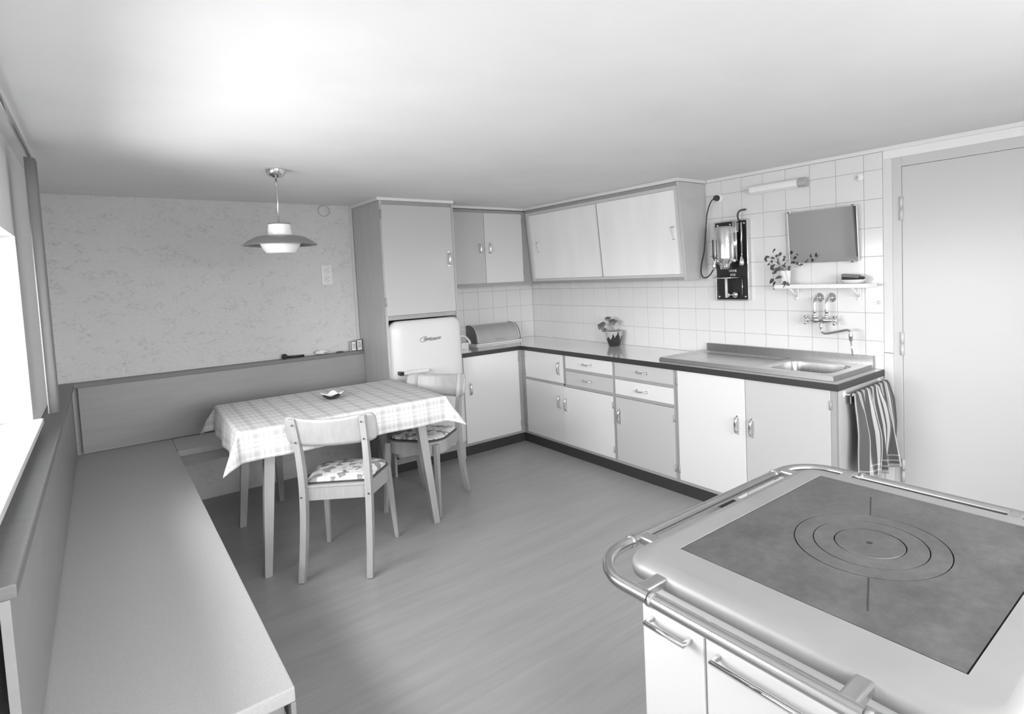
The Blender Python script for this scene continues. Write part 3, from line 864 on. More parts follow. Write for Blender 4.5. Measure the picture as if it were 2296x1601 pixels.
stems = [((-.098, -1.205, .908), (-.11, -1.19, .96), (-.12, -1.165, 1.018)),
         ((-.098, -1.205, .908), (-.12, -1.17, .935), (-.14, -1.115, .958)),
         ((-.095, -1.21, .908), (-.10, -1.205, .95), (-.11, -1.205, .992)),
         ((-.10, -1.20, .908), (-.12, -1.16, .925), (-.135, -1.13, .928)),
         ((-.09, -1.22, .908), (-.09, -1.24, .92), (-.10, -1.255, .93))]
lsz = (.050, .078, .072, .046, .026)
rndl = random.Random(3)
for st, ls in zip(stems, lsz):
    MB().tube(smooth_path(st, 4), .0024, 6).build('stem', 'stem', t)
    lm = leaf_mesh('round', ls)
    p = Vector(st[2]); d_ = (Vector(st[2])-Vector(st[1])).normalized()
    rot = Euler((rndl.uniform(.6, 1.3), rndl.uniform(-.4, .4), -math.radians(50)+rndl.uniform(-.8, .8))).to_matrix().to_4x4()
    lm.xf(Matrix.Translation(p) @ rot @ Matrix.Translation((0, -ls*.42, 0))); lm.build('leaf', 'leaf_pale', t)

# ================================================================== wall things above the sink
# water heater
t = thing('water_heater', 'chrome gas water heater on a black framed wall plate', 'water heater', (-.02, -2.257, 1.177))
hy0, hy1, hz0, hz1 = -2.374, -2.140, 1.177, 1.672
MB().box(-.035, -.0095, hy0, hy1, hz0, hz1, .001).build('back_plate', 'black', t)
fr_ = MB()
fr_.box(-.044, -.0095, hy1-.0, hy1+.008, hz0-.008, hz1+.008, .001); fr_.box(-.044, -.0095, hy0-.008, hy0, hz0-.008, hz1+.008, .001)
fr_.box(-.044, -.0095, hy0, hy1, hz0-.008, hz0, .001); fr_.box(-.044, -.0095, hy0, hy1, hz1, hz1+.008, .001)
fr_.build('plate_frame', 'nickel', t)
hx, hy = -.108, -2.262
MB().lathe([(0, 1.640), (.05, 1.640), (.058, 1.634), (.0605, 1.625), (.0605, 1.445), (.058, 1.425), (.048, 1.405), (.036, 1.395), (.034, 1.372), (0, 1.372)], (hx, hy, 0), 'z', 40).build('boiler_cylinder', 'satin', t)
MB().box(-.106, -.036, hy-.02, hy+.02, 1.58, 1.62, .002).build('bracket', 'nickel', t)
MB().box(-.106, -.036, hy-.02, hy+.02, 1.45, 1.48, .002).build('bracket', 'nickel', t)
vp = MB()
vp.cyl((-.085, -2.325, 1.42), (-.085, -2.325, 1.66), .0085, 12); vp.box(-.10, -.07, -2.339, -2.311, 1.60, 1.672, .004)
vp.cyl((-.085, -2.325, 1.425), (-.085, -2.29, 1.425), .007, 10)
vp.build('gas_pipe', 'chrome', t)
MB().tube([(-.062, -2.350, 1.44), (-.062, -2.350, 1.655), (-.05, -2.350, 1.66)], .006, 10).build('water_pipe', 'nickel', t)
va = MB(); va.lathe([(.0, 0), (.012, 0), (.016, .01), (.016, .03), (.010, .045), (.008, .06), (0, .06)], (-.066, -2.350, 1.39), 'z', 16)
va.lathe([(0, 0), (.012, .002), (.013, .02), (.006, .024), (0, .024)], (-.095, -2.325, 1.425), '-x', 14); va.build('valve', 'chrome', t)
for (yy, zz) in ((-2.160, 1.655), (-2.356, 1.655), (-2.160, 1.194), (-2.356, 1.194), (-2.255, 1.655)):
    MB().lathe([(0, .012), (.006, .010), (.008, .004), (.008, 0)], (-.035, yy, zz), '-x', 12).build('bolt', 'chrome', t)
MB().lathe([(0, 0), (.078, 0), (.082, .003), (.080, .006), (0, .005)], (-.105, -2.262, 1.314), 'z', 36).build('drip_tray', 'satin', t)
MB().cyl((-.085, -2.245, 1.19), (-.085, -2.245, 1.313), .0085, 12).build('drain_pipe', 'enamel', t)
MB().cyl((-.042, -2.335, 1.20), (-.042, -2.335, 1.313), .003, 8).build('pilot_tube', 'nickel', t)
bv = MB(); bv.lathe([(0, .03), (.012, .028), (.017, .02), (.017, 0)], (-.035, -2.233, 1.206), '-x', 18); bv.cyl((-.055, -2.233, 1.206), (-.055, -2.285, 1.206), .004, 8); bv.build('valve', 'chrome', t)
kn = MB(); kn.lathe([(0, .032), (.013, .031), (.021, .022), (.021, .012), (.010, .008), (.010, 0)], (-.035, -2.289, 1.208), '-x', 22); kn.build('tap_knob', 'nickel', t)
MB().tube(smooth_path([(-.05, -2.325, 1.672), (-.055, -2.322, 1.71), (-.045, -2.335, 1.735), (-.010, -2.352, 1.742)], 5), .0055, 10).build('inlet_pipe', 'rubber', t)
for (z0_, wd) in ((1.352, .055), (1.326, .036)):
    pl = MB().box(-.040, -.0352, -2.262-wd/2, -2.262+wd/2, z0_, z0_+.016, .0005).build('name_plate', 'nickel', t)
    MB().box(-.0412, -.0401, -2.262-wd/2+.003, -2.262+wd/2-.003, z0_+.003, z0_+.013, .0002).build('plate_field', 'black', pl)
    r_ = random.Random(int(z0_*1000)); m_ = MB(); y = -2.262-wd/2+.006
    while y < -2.262+wd/2-.007:
        wd2 = r_.uniform(.0015, .004); m_.box(-.0418, -.0413, y, y+wd2, z0_+.005, z0_+r_.uniform(.009, .011)); y += wd2+.0016
    m_.build('plate_print', 'porcelain', pl)
br = MB(); br.box(-.165, -.112, -2.214, -2.206, 1.44, 1.449, .001); br.cyl((-.162, -2.208, 1.445), (-.162, -2.208, 1.56), .005, 10); br.lathe([(0, 0), (.016, 0), (.018, .003), (0, .004)], (-.162, -2.208, 1.455), 'z', 16)
br.build('control_lever', 'rubber', t)
MB().lathe([(0, 0), (.009, 0), (.013, .02), (.008, .05), (.006, .065), (0, .065)], (-.160, -2.212, 1.372), 'z', 14).build('ignition_valve', 'chrome', t)
cp = [(-.045, -2.140, 1.832), (-.05, -2.118, 1.815), (-.05, -2.085, 1.74), (-.05, -2.070, 1.62), (-.06, -2.062, 1.50), (-.08, -2.055, 1.42), (-.10, -2.062, 1.355), (-.12, -2.098, 1.322), (-.13, -2.150, 1.335), (-.13, -2.195, 1.39)]
MB().tube(smooth_path(cp, 6), .0045, 8).build('power_cord', 'rubber', t)
MB().lathe([(0, .034), (.010, .034), (.014, .028), (.019, .012), (.019, 0)], (-.018, -2.147, 1.837), '-x', 20).build('plug', 'rubber', t)
t = thing('wall_socket', 'round white wall socket holding the black heater plug', 'socket', (-.0095, -2.147, 1.80))
MB().lathe([(0, .008), (.026, .008), (.032, .004), (.033, 0)], (-.0092, -2.147, 1.837), '-x', 30).build('socket_cover', 'porcelain', t)

# wall lamp tube
t = thing('wall_light', 'white tubular wall light above the mirror', 'wall light', (-.03, -2.59, 1.82))
pf = [(-.0095, 1.826), (-.040, 1.824), (-.058, 1.834), (-.063, 1.850), (-.058, 1.866), (-.040, 1.876), (-.0095, 1.874)]
MB().prism(pf, 1, -2.722, -2.418, .002).build('diffuser', 'opal', t)
MB().prism([(p[0]*1.02 if p[0] < -.02 else p[0], p[1]) for p in pf], 1, -2.768, -2.7225, .002).build('end_cap', mat('grey_cap', .42, .4), t)
MB().prism([(p[0]*1.02 if p[0] < -.02 else p[0], p[1]) for p in pf], 1, -2.4175, -2.410, .002).build('end_cap', 'opal', t)

# mirror
t = thing('wall_mirror', 'rectangular frameless mirror clipped to the tiles', 'mirror', (-.015, -2.853, 1.39))
RM = Matrix.Translation((-.0125, -2.853, 1.39)) @ Euler((0, -math.radians(4.3), -math.radians(1.0))).to_matrix().to_4x4()
MB().box(-.010, -.0045, -.199, .198, 0, .296, .001).xf(RM).build('mirror_backing', 'white_trim', t)
MB().box(-.016, -.0102, -.199, .198, 0, .296, .002).xf(RM).build('mirror_glass', 'mirror', t)
for (yy, zz) in ((.188, .298), (-.182, .298), (.15, -.002), (-.167, -.002)):
    MB().box(-.021, -.004, yy-.010, yy+.010, zz-.006, zz+.006, .002).xf(RM).build('clip', 'chrome', t)
MB().box(-.0162, -.0045, .1982, .2035, 0, .296, .001).xf(RM).build('edge_strip', 'porcelain', t)  # white strip painting the light caught on the mirror's bevel

# round cap
t = thing('junction_cover', 'small white round cover on the tiles above the mirror', 'cover', (-.01, -3.052, 1.81))
MB().lathe([(0, .010), (.014, .0095), (.020, .006), (.021, 0)], (-.0092, -3.052, 1.832), '-x', 24).build('cover_cap', 'porcelain', t)
MB().lathe([(0, .006), (.006, .004), (.007, 0)], (-.0190, -3.045, 1.832), '-x', 14).build('cover_screw', 'nickel', t)
# hook
t = thing('wall_hook', 'tiny metal hook on the tiles near the door', 'hook', (-.01, -3.146, 1.16))
MB().tube(smooth_path([(-.0095, -3.146, 1.172), (-.024, -3.146, 1.170), (-.026, -3.146, 1.160), (-.018, -3.146, 1.157)], 4), .0022, 8).build('hook_bend', 'nickel', t)

# shelf
t = thing('wall_shelf', 'white porcelain wall shelf on two brackets under the mirror', 'shelf', (-.06, -2.87, 1.17))
MB().box(-.125, -.0095, -3.136, -2.600, 1.2455, 1.2695, .005).build('shelf_board', 'porcelain', t)
for yy in (-2.690, -3.046):
    b_ = MB(); b_.box(-.020, -.0095, yy-.010, yy+.010, 1.175, 1.245, .003); b_.tube([(-.016, yy, 1.195), (-.05, yy, 1.215), (-.095, yy, 1.243)], .0055, 8)
    b_.box(-.10, -.0095, yy-.009, yy+.009, 1.2395, 1.2452, .001)
    b_.build('bracket', 'porcelain', t)
# trailing plant
t = thing('trailing_plant', 'trailing leafy plant in a slim white pot on the shelf', 'potted plant', (-.07, -2.655, 1.27))
ppx, ppy = -.075, -2.650
MB().lathe([(0, 0), (.024, 0), (.026, .004), (.031, .072), (.032, .080), (.029, .080), (.027, .074), (0, .072)], (ppx, ppy, 1.2700), 'z', 26).build('plant_pot', 'porcelain', t)
MB().lathe([(0, .003), (.027, 0)], (ppx, ppy, 1.3425), 'z', 18).build('soil', 'soil', t)
RP = random.Random(11)
def PX(px, py, x=-.09): return Vector((x, -2.637-(px-1750)*.00290, 1.312-(py-622)*.00262))
branches = [[(1750, 606), (1747, 592), (1738, 574)], [(1750, 606), (1738, 588), (1718, 576)], [(1750, 606), (1740, 596), (1722, 586)], [(1750, 606), (1742, 582), (1750, 568)],
            [(1748, 606), (1738, 600), (1728, 612)], [(1748, 606), (1738, 606), (1736, 632)], [(1752, 606), (1764, 612), (1768, 634)], [(1750, 606), (1757, 596), (1770, 600)],
            [(1752, 606), (1768, 603), (1785, 598), (1800, 588), (1808, 578)]]
for bi_, br_ in enumerate(branches):
    xs = -.09 if bi_ not in (5, 6) else -.115
    pts = smooth_path([(ppx, ppy, 1.346)]+[PX(p[0], p[1], xs if i_ else -.08) for i_, p in enumerate(br_)], 4)
    MB().tube(pts, .0014, 5).build('stem', 'stem', t)
leaves = [(1733, 562, .032, 220), (1746, 571, .032, 215), (1716, 575, .028, 10), (1717, 581, .030, 280), (1726, 578, .024, 350), (1730, 586, .022, 300), (1741, 574, .024, 40), (1742, 583, .022, 250),
          (1754, 583, .026, 215), (1752, 595, .036, 225), (1730, 597, .036, 30), (1726, 602, .034, 320), (1735, 604, .038, 10), (1743, 602, .036, 350), (1736, 611, .036, 190), (1744, 606, .030, 20),
          (1757, 597, .028, 330), (1763, 605, .026, 300), (1768, 600, .022, 30), (1749, 622, .038, 185), (1734, 630, .046, 200), (1739, 636, .034, 240), (1739, 645, .024, 250), (1759, 640, .036, 240),
          (1762, 634, .030, 330), (1770, 637, .028, 320), (1785, 596, .026, 20), (1797, 588, .026, 60), (1806, 578, .026, 100), (1740, 590, .024, 120), (1722, 592, .022, 200), (1758, 577, .020, 340)]
for (lx_, ly_, s_, ang) in leaves:
    dep = -.085+RP.uniform(-.022, .016)
    if ly_ > 615: dep = -.122+RP.uniform(-.012, .004)
    if lx_ > 1775: dep = -.06
    lm = leaf_mesh('pointed', s_*1.05)
    a_ = math.radians(ang)
    # leaf axis in the wall plane (image right = -y, up = +z), face turned toward the room with some scatter
    ax_ = Vector((RP.uniform(-.5, .2), -math.cos(a_), math.sin(a_))).normalized()
    nm = Vector((-1, RP.uniform(-.9, .5), RP.uniform(.2, 1.2))); nm = (nm-ax_*nm.dot(ax_)).normalized(); sd_ = ax_.cross(nm)
    mm = Matrix((sd_, ax_, nm)).transposed().to_4x4(); mm.translation = PX(lx_, ly_, dep)-ax_*s_*.5
    lm.xf(mm)
    mx = max(v.co.x for v in lm.bm.verts)
    if mx > -.036: bmesh.ops.translate(lm.bm, verts=lm.bm.verts[:], vec=(-.036-mx, 0, 0))
    lm.build('leaf', 'leaf', t)
# soap dish with brush
t = thing('soap_dish', 'shallow white dish on the shelf below the mirror', 'dish', (-.065, -3.03, 1.27))
MB().lathe([(0, 0), (.6, 0), (.72, .004), (.95, .017), (1.0, .020), (.95, .019), (.70, .007), (0, .006)], (-.066, -3.035, 1.2700), 'z', 36, func=lambda r, h, a: (r*(1/math.sqrt((math.cos(a)/.046)**2+(math.sin(a)/.072)**2)), h)).build('dish_bowl', 'porcelain', t)
t = thing('scrubbing_brush', 'dark scrubbing brush lying in the white dish', 'brush', (-.066, -3.02, 1.286))
rb = Matrix.Translation((-.066, -3.022, 1.291)) @ Euler((.10, 0, .10)).to_matrix().to_4x4()
MB().box(-.022, .022, -.045, .042, .011, .027, .003).xf(rb).build('brush_back', mat('brush_wood', .15, .6), t)
MB().box(-.020, .020, -.043, .040, -.004, .0108, .001).xf(rb).build('bristles', 'brush', t)
o = MB().lathe([(0, 0), (.009, .002), (.013, .008), (.010, .015), (0, .018)], (-.064, -3.083, 1.2885), 'z', 16).build('sponge_piece', 'brush')
tag(o, 'small dark lump beside the brush in the dish', 'sponge')

# faucet
t = thing('wall_faucet', 'chrome wall-mounted mixer faucet with swivel spout over the basin', 'faucet', (-.07, -2.86, 1.02))
for yy in (-2.820, -2.890):
    MB().lathe([(0, .020), (.012, .020), (.014, .012), (.026, .006), (.028, 0)], (-.0092, yy, 1.189), '-x', 28).build('wall_flange', 'chrome', t)
    MB().tube(smooth_path([(-.012, yy, 1.189), (-.045, yy, 1.187), (-.064, yy, 1.172), (-.068, yy, 1.140), (-.068, yy, 1.085)], 5), .0085, 12).build('inlet_pipe', 'chrome', t)
    MB().lathe([(0, 0), (.012, 0), (.0135, .004), (.0135, .012), (.010, .017), (.010, .032), (.013, .034), (.013, .042), (0, .042)], (-.068, yy, 1.078), 'z', 18).build('union_nut', 'chrome', t)
MB().lathe([(0, 0), (.010, 0), (.012, .008), (.012, .02), (.018, .032), (.019, .055), (.014, .066), (.014, .078), (.019, .090), (.018, .110), (.012, .122), (.010, .135), (0, .135)], (-.068, -2.923, 1.066), 'y', 22).build('mixer_body', 'chrome', t)
for yy, s_ in ((-2.788, 1), (-2.923, -1)):
    k_ = MB(); k_.cyl((-.068, yy, 1.066), (-.068, yy+s_*.014, 1.066), .006, 10)
    k_.lathe([(0, .004), (.009, .006), (.010, .014), (0, .017)], (-.068, yy+s_*.006, 1.066), 'y' if s_ > 0 else '-y', 14)
    for q in range(4):
        a = PI/4+q*PI/2
        k_.tube([(-.068, yy+s_*.014, 1.066), (-.068+.030*math.cos(a), yy+s_*.016, 1.066+.030*math.sin(a))], [.0045, .0075], 8)
    k_.build('cross_handle', 'chrome', t)
MB().lathe([(0, 0), (.011, 0), (.012, .008), (.009, .018), (.012, .026), (0, .03)], (-.068, -2.857, 1.020), 'z', 18).build('spout_nut', 'chrome', t)
MB().tube(smooth_path([(-.068, -2.857, 1.024), (-.068, -2.858, 1.005), (-.070, -2.872, .994), (-.075, -2.90, .994), (-.092, -2.995, 1.017), (-.097, -3.020, 1.020), (-.100, -3.033, 1.012), (-.101, -3.036, .998)], 5), .007, 12).build('spout', 'chrome', t)
MB().lathe([(0, 0), (.009, 0), (.0105, .006), (.0105, .016), (.0115, .018), (.0115, .033), (.010, .036), (0, .036)], (-.101, -3.036, .964), 'z', 18).build('nozzle', 'nickel', t)
MB().tube([(-.101, -3.036, .966), (-.103, -3.041, .925), (-.105, -3.046, .884)], [.0055, .0042, .003], 8).build('nozzle_tube', 'chrome', t)

# towel and rail on the end of the sink cupboard
t = thing('towel_rail', 'metal towel rail on the end of the sink cupboard', 'towel rail', (-.22, -3.17, .72))
MB().cyl((-.435, -3.186, .745), (-.020, -3.186, .752), .0065, 12).build('rail_bar', 'chrome', t)
for x, zz in ((-.425, .745), (-.03, .752)):
    MB().cyl((x, -3.1485, zz), (x, -3.184, zz), .006, 10).build('rail_post', 'chrome', t)
    MB().lathe([(0, .004), (.014, .003), (.016, 0)], (x, -3.1485, zz), '-y', 18).build('rail_flange', 'porcelain', t)
def towel_pt(u, v):
    # u along the rail, v from the short rear hem over the bar to the front hem
    x = -.425+.40*u
    Lb, Lf = .05, .455
    s_ = v*(Lb+Lf)
    fold = .5+.5*min(1, max(0, (s_-Lb)/.25))
    wob = (.020*math.sin(u*24+.6+2*v)+.010*math.sin(u*43+2-3*v))*fold
    zr = .745+.007*(u)
    if s_ < Lb: y, z = -3.1775+.003, zr-(Lb-s_)+.004; wob *= .15
    elif s_ < Lb+.02:
        a = (s_-Lb)/.02*PI; y, z = -3.186+.0085*math.cos(a), zr+.0085*math.sin(a)
        wob *= .2
    else:
        d_ = s_-Lb-.02; y, z = -3.1955-.02*min(1, d_/.2)-.01*u*d_/.4, zr-d_
        x += .012*math.sin(d_*12+u*9)*min(1, d_/.1) + .03*d_/.44*(u+.1)
        wob *= min(1, .3+d_/.12)
    if s_ > Lb+.02: y -= abs(wob)*.4; y += wob*.8
    if s_ > Lb+.02: y = min(y, -3.194)
    x = min(x, .03)
    return (x, y, z)
tw = MB(); tw.grid(towel_pt, 90, 60, lambda u, v: (u, v))
to_ = tw.build('hanging_towel', 'towel', normals=False)
tag(to_, 'striped grey and white towel hanging on the towel rail', 'towel')
sm = to_.modifiers.new('thick', 'SOLIDIFY'); sm.thickness = .002; sm.offset = 0

# ================================================================== stove
t = thing('cooking_stove', 'solid-fuel stove with iron ring hotplate and chrome guard rail in the foreground', 'stove', (-1.99, -3.9, 0))
sx0, sx1, sy0, sy1, sz = -2.374, -1.618, -4.262, -3.590, .800
px0, px1, py0, py1 = -2.275, -1.675, -4.183, -3.665
# enamel body
MB().box(sx0+.03, sx1-.03, sy0+.03, sy1-.03, .06, .755, .01).build('stove_body', 'enamel', t)
MB().box(sx0+.06, sx1-.06, sy0+.06, sy1-.06, 0, .06).build('stove_plinth', 'kick', t)
for (a, b_, z0, z1) in ((sy1-.04, -3.785, .30, .73), (-3.790, sy0+.04, .30, .73), (sy1-.04, sy0+.04, .08, .29)):
    pn = MB().box(sx0+.018, sx0+.0295, b_, a, z0, z1, .004).build('front_panel', 'enamel', t)
    if z0 > .2: MB().tube([(sx0+.018, b_+.03, z1-.05), (sx0-.005, b_+.03, z1-.05), (sx0-.005, a-.03, z1-.05), (sx0+.018, a-.03, z1-.05)], .006, 8).build('panel_handle', 'chrome', pn)
# grey frame with opening for the hotplate: outer rounded, rolled edge
outr = round_poly([(sx0, sy0), (sx1, sy0), (sx1, sy1), (sx0, sy1)], .055, 10)
nn = len(outr)
cc_ = ((px0+px1)/2, (py0+py1)/2)
inn = []
for p in outr:
    dx, dy = p[0]-cc_[0], p[1]-cc_[1]
    s_ = min((px1-cc_[0])/abs(dx) if dx else 9, (py1-cc_[1])/abs(dy) if dy else 9); inn.append((cc_[0]+dx*s_, cc_[1]+dy*s_))
for cx_, cy_ in ((px0, py0), (px1, py0), (px1, py1), (px0, py1)):
    i = min(range(nn), key=lambda q: (inn[q][0]-cx_)**2+(inn[q][1]-cy_)**2); inn[i] = (cx_, cy_)
sf = MB(); lv = []
lv.append([sf.bm.verts.new((p[0], p[1], sz-.012)) for p in inn])
lv.append([sf.bm.verts.new((p[0], p[1], sz)) for p in inn])
cxm, cym = (sx0+sx1)/2, (sy0+sy1)/2
for ins, z in ((.030, sz), (.016, sz-.0015), (.006, sz-.007), (.001, sz-.016), (0, sz-.026), (.002, sz-.036), (.012, sz-.044), (.04, sz-.046)):
    lv.append([sf.bm.verts.new((cxm+(p[0]-cxm)*(1-ins/.378), cym+(p[1]-cym)*(1-ins/.336), z)) for p in outr])
for q, (A, B) in enumerate(zip(lv[:-1], lv[1:])):
    for i in range(nn):
        j = (i+1) % nn
        f = sf.bm.faces.new([A[i], A[j], B[j], B[i]]); f.smooth = q >= 2
sf.build('top_frame', 'stove_top', t)
MB().box(px0-.002, px1+.002, py0-.002, py1+.002, sz-.018, sz-.008).build('seam_bed', 'kick', t)
rc = (-1.978, -3.924)
# hotplate with a round opening
hp = MB(); nseg = 96
circ = [(rc[0]+0.1472*math.cos(2*PI*i/nseg), rc[1]+0.1472*math.sin(2*PI*i/nseg)) for i in range(nseg)]
sq = []
g_ = .0030
for p in circ:
    dx, dy = p[0]-rc[0], p[1]-rc[1]; s_ = 9
    for lim, dd in (((px1-g_-rc[0]), dx), ((px0+g_-rc[0]), dx), ((py1-g_-rc[1]), dy), ((py0+g_-rc[1]), dy)):
        if abs(dd) > 1e-9 and lim/dd > 0: s_ = min(s_, lim/dd)
    sq.append((rc[0]+dx*s_, rc[1]+dy*s_))
for cx_, cy_ in ((px0+g_, py0+g_), (px1-g_, py0+g_), (px1-g_, py1-g_), (px0+g_, py1-g_)):
    i = min(range(nseg), key=lambda q: (sq[q][0]-cx_)**2+(sq[q][1]-cy_)**2); sq[i] = (cx_, cy_)
hp.ring_prism(sq, circ, sz-.0078, sz-.0008)
hp.build('hotplate', 'iron', t)
def annulus(r0, r1, name):
    A = [(rc[0]+r1*math.cos(2*PI*i/64), rc[1]+r1*math.sin(2*PI*i/64)) for i in range(64)]
    B = [(rc[0]+r0*math.cos(2*PI*i/64), rc[1]+r0*math.sin(2*PI*i/64)) for i in range(64)]
    return MB().ring_prism(A, B, sz-.0078, sz-.0004).build(name, 'iron', t)
annulus(.1092, .1448, 'hotplate_ring'); annulus(.0682, .1068, 'hotplate_ring')
lid = MB().disc((rc[0], rc[1], sz-.0078), .0658, .0074, 'z', 64, .0008).build('ring_lid', 'iron', t)
MB().disc((rc[0], rc[1], sz-.0004), .006, .0004, 'z', 14).build('lid_hole', 'dark_gap', lid)
for s_ in (1, -1):
    d_ = Vector((.925, .38, 0)).normalized()*s_; n_v = Vector((-d_.y, d_.x, 0))*.0014
    p0, p1 = Vector((rc[0], rc[1], sz-.0022))+d_*.148, Vector((rc[0], rc[1], sz-.0022))+d_*.262
    up_ = Vector((0, 0, .0018))
    MB().hexa([p0-n_v, p1-n_v, p1+n_v, p0+n_v, p0-n_v+up_, p1-n_v+up_, p1+n_v+up_, p0+n_v+up_]).build('expansion_slot', 'dark_gap', t)
# guard rail
rx0, rx1, ry0, ry1, rz_ = -2.432, -1.568, -4.325, -3.544, .780
rail = round_poly([(rx0, ry0), (rx1, ry0), (rx1, ry1), (rx0, ry1)], .115, 14)
MB().tube([(p[0], p[1], rz_) for p in rail], .0125, 14, closed=True).build('guard_rail', mat('polished_rail', .58, .20, metal=1.), t)
def col_(p, ax):
    a = Vector(p); b_ = a+Vector(ax)*.010
    MB().tube([a-Vector(ax)*.002, b_], .0142, 14).build('rail_collar', 'nickel', t)
for x in (-2.30, -1.715):
    MB().box(x+.022, x+.052, sy1-.012, ry1-.004, rz_-.008, rz_+.010, .004).build('rail_bracket', 'steel', t); col_((x, ry1, rz_), (1, 0, 0))
for y in (-3.735, -4.12):
    MB().box(rx0+.004, sx0+.012, y+.022, y+.050, rz_-.008, rz_+.010, .004).build('rail_bracket', 'steel', t); col_((rx0, y, rz_), (0, 1, 0))
    MB().box(sx1-.012, rx1-.004, y+.022, y+.050, rz_-.008, rz_+.010, .004).build('rail_bracket', 'steel', t); col_((rx1, y, rz_), (0, 1, 0))

# ================================================================== corner bench
t = thing('corner_bench', 'grey corner bench with a ledge along the wallpapered wall', 'bench', (-2.6, -.2, 0))
bp_ = MB(); bp_.hexa([(-3.31, -.066, .46), (-1.6545, -.066, .46), (-1.6545, -.084, .46), (-3.31, -.084, .46), (-3.31, -.050, .846), (-1.6545, -.050, .846), (-1.6545, -.068, .846), (-3.31, -.068, .846)], .001)
bp_.build('backrest_panel', 'bench', t)
MB().box(-3.33, -1.6545, -.082, -.001, .846, .872, .003).build('ledge', 'bench_edge', t)
MB().box(-3.33, -1.6545, -.010, -.0005, .872, .884, .001).build('ledge_strip', 'inner', t)
MB().box(-2.8885, -1.6545, -.44, -.06, .42, .455, .004).build('seat', 'woven', t)
MB().box(-3.395, -2.889, -3.02, -.08, .42, .455, .004).build('seat', 'woven', t)
bp_ = MB(); bp_.box(-3.35, -3.335, -3.02, -.09, .46, .846, .001); bp_.build('backrest_panel', 'bench', t)
MB().box(-3.398, -3.325, -3.02, -.001, .846, .872, .003).build('ledge', 'bench_edge', t)
MB().box(-2.90, -2.889, -3.02, -.44, .36, .4195, .001).build('seat_rail', 'bench', t)
MB().box(-2.88, -1.6545, -.425, -.41, .36, .4195, .001).build('seat_rail', 'bench', t)
for (x, y) in ((-2.36, -.405), (-1.70, -.405), (-2.93, -1.2), (-2.93, -2.1), (-2.93, -2.97), (-2.93, -.44)):
    MB().hexa([(x-.022, y-.022, .42), (x+.022, y-.022, .42), (x+.022, y+.022, .42), (x-.022, y+.022, .42), (x-.015, y-.015, 0), (x+.015, y-.015, 0), (x+.015, y+.015, 0), (x-.015, y+.015, 0)], .002).build('leg', 'bench', t)

# things on the ledge
t = thing('hand_brush', 'black round-headed hand brush lying on the bench ledge', 'brush', (-2.16, -.05, .872))
MB().lathe([(0, -.018), (.012, -.016), (.018, -.006), (.018, .006), (.012, .016), (0, .018)], (-2.203, -.058, .8905), '-y', 22).build('brush_head', 'brush', t)
MB().tube([(-2.195, -.058, .884), (-2.12, -.055, .8815), (-2.075, -.053, .8815)], [.008, .0085, .0085], 10).build('brush_handle', 'black', t)
cr = MB(); RC = random.Random(5)
def crump(u, v):
    a = u*2*PI; r_ = .5+.5*math.sin(PI*v)
    x = -1.955+(.045*math.cos(PI*(v)))*1; rr = .019*math.sin(PI*min(.98, max(.02, v)))**.5
    k_ = 1+.25*math.sin(7*u*2*PI/2+9*v)+.15*math.sin(13*v+5*a)
    k_ = 1+.22*math.sin(2*a+9*v)+.12*math.sin(3*a+17*v)
    return (x, -.058+rr*k_*1.05*math.cos(a), .8915+rr*.92*k_*math.sin(a)*.80)
cr.grid(crump, 28, 18); bmesh.ops.remove_doubles(cr.bm, verts=cr.bm.verts[:], dist=1e-4)
tag(cr.build('paper_packet', 'paper'), 'crumpled white paper packet on the bench ledge', 'packet')
o = MB().lathe([(0, 0), (.8, 0), (1., .5), (.7, .9), (0, 1.)], (-1.826, -.058, .8722), 'z', 14, func=lambda r, h, a: (r*.022*(1+.3*math.cos(a*2)), h*.011)).build('pebble_trinket', 'card_dark')
tag(o, 'tiny dark trinket between packet and boxes on the ledge', 'trinket')
for x0_, x1_, zt, lab in ((-1.746, -1.706, .948, 'left of two small printed boxes on the bench ledge'), (-1.704, -1.660, .956, 'right of two small printed boxes, against the tall cupboard')):
    t = thing('small_box', lab, 'box', ((x0_+x1_)/2, -.055, .872), group='small boxes on the ledge')
    MB().box(x0_+.002, x1_-.002, -.070, -.035, .8725, zt, .0008).build('carton', 'paper', t)
    fr_ = MB(); fr_.box(x0_+.001, x0_+.005, -.0715, -.0704, .8725, zt+.0005); fr_.box(x1_-.005, x1_-.001, -.0715, -.0704, .8725, zt+.0005); fr_.box(x0_+.005, x1_-.005, -.0715, -.0704, zt-.005, zt+.0005); fr_.box(x0_+.005, x1_-.005, -.0715, -.0704, .8725, .878)
    fr_.build('printed_border', 'card_dark', t)
    MB().box(x0_+.012, x1_-.009, -.0712, -.0704, .89, zt-.018).build('printed_picture', 'box_print', t)

# wall sockets
t = thing('double_socket', 'cream double wall socket plate on the wallpaper', 'socket', (-1.865, -.005, 1.38))
MB().box(-1.904, -1.826, -.010, 0, 1.381, 1.524, .003).build('cover_plate', mat('cream_plastic', .74, .35), t)
for zz, dk_ in ((1.489, .3), (1.421, 1)):
    s_ = MB().lathe([(.024, 0), (.026, .004), (.024, .006), (.021, .003), (0, .0025)], (-1.862, -.0101, zz), '-y', 28).build('socket_insert', bpy.data.materials['cream_plastic'], t)
    for (ax_, az_) in ((-.009, 0), (.004, .009), (.005, -.009)):
        MB().disc((-1.862+ax_, -.0126, zz+az_), .0026, .0006, '-y', 10).build('socket_hole', 'black', s_)
MB().box(-1.827, -1.815, -.016, -.002, 1.477, 1.499, .002).build('switch_knob', 'inner', t)
o = MB().lathe([(0, .007), (.034, .007), (.039, .004), (.040, 0)], (-1.856, 0, 1.926), '-y', 40).build('vent_cover', 'wallpaper')
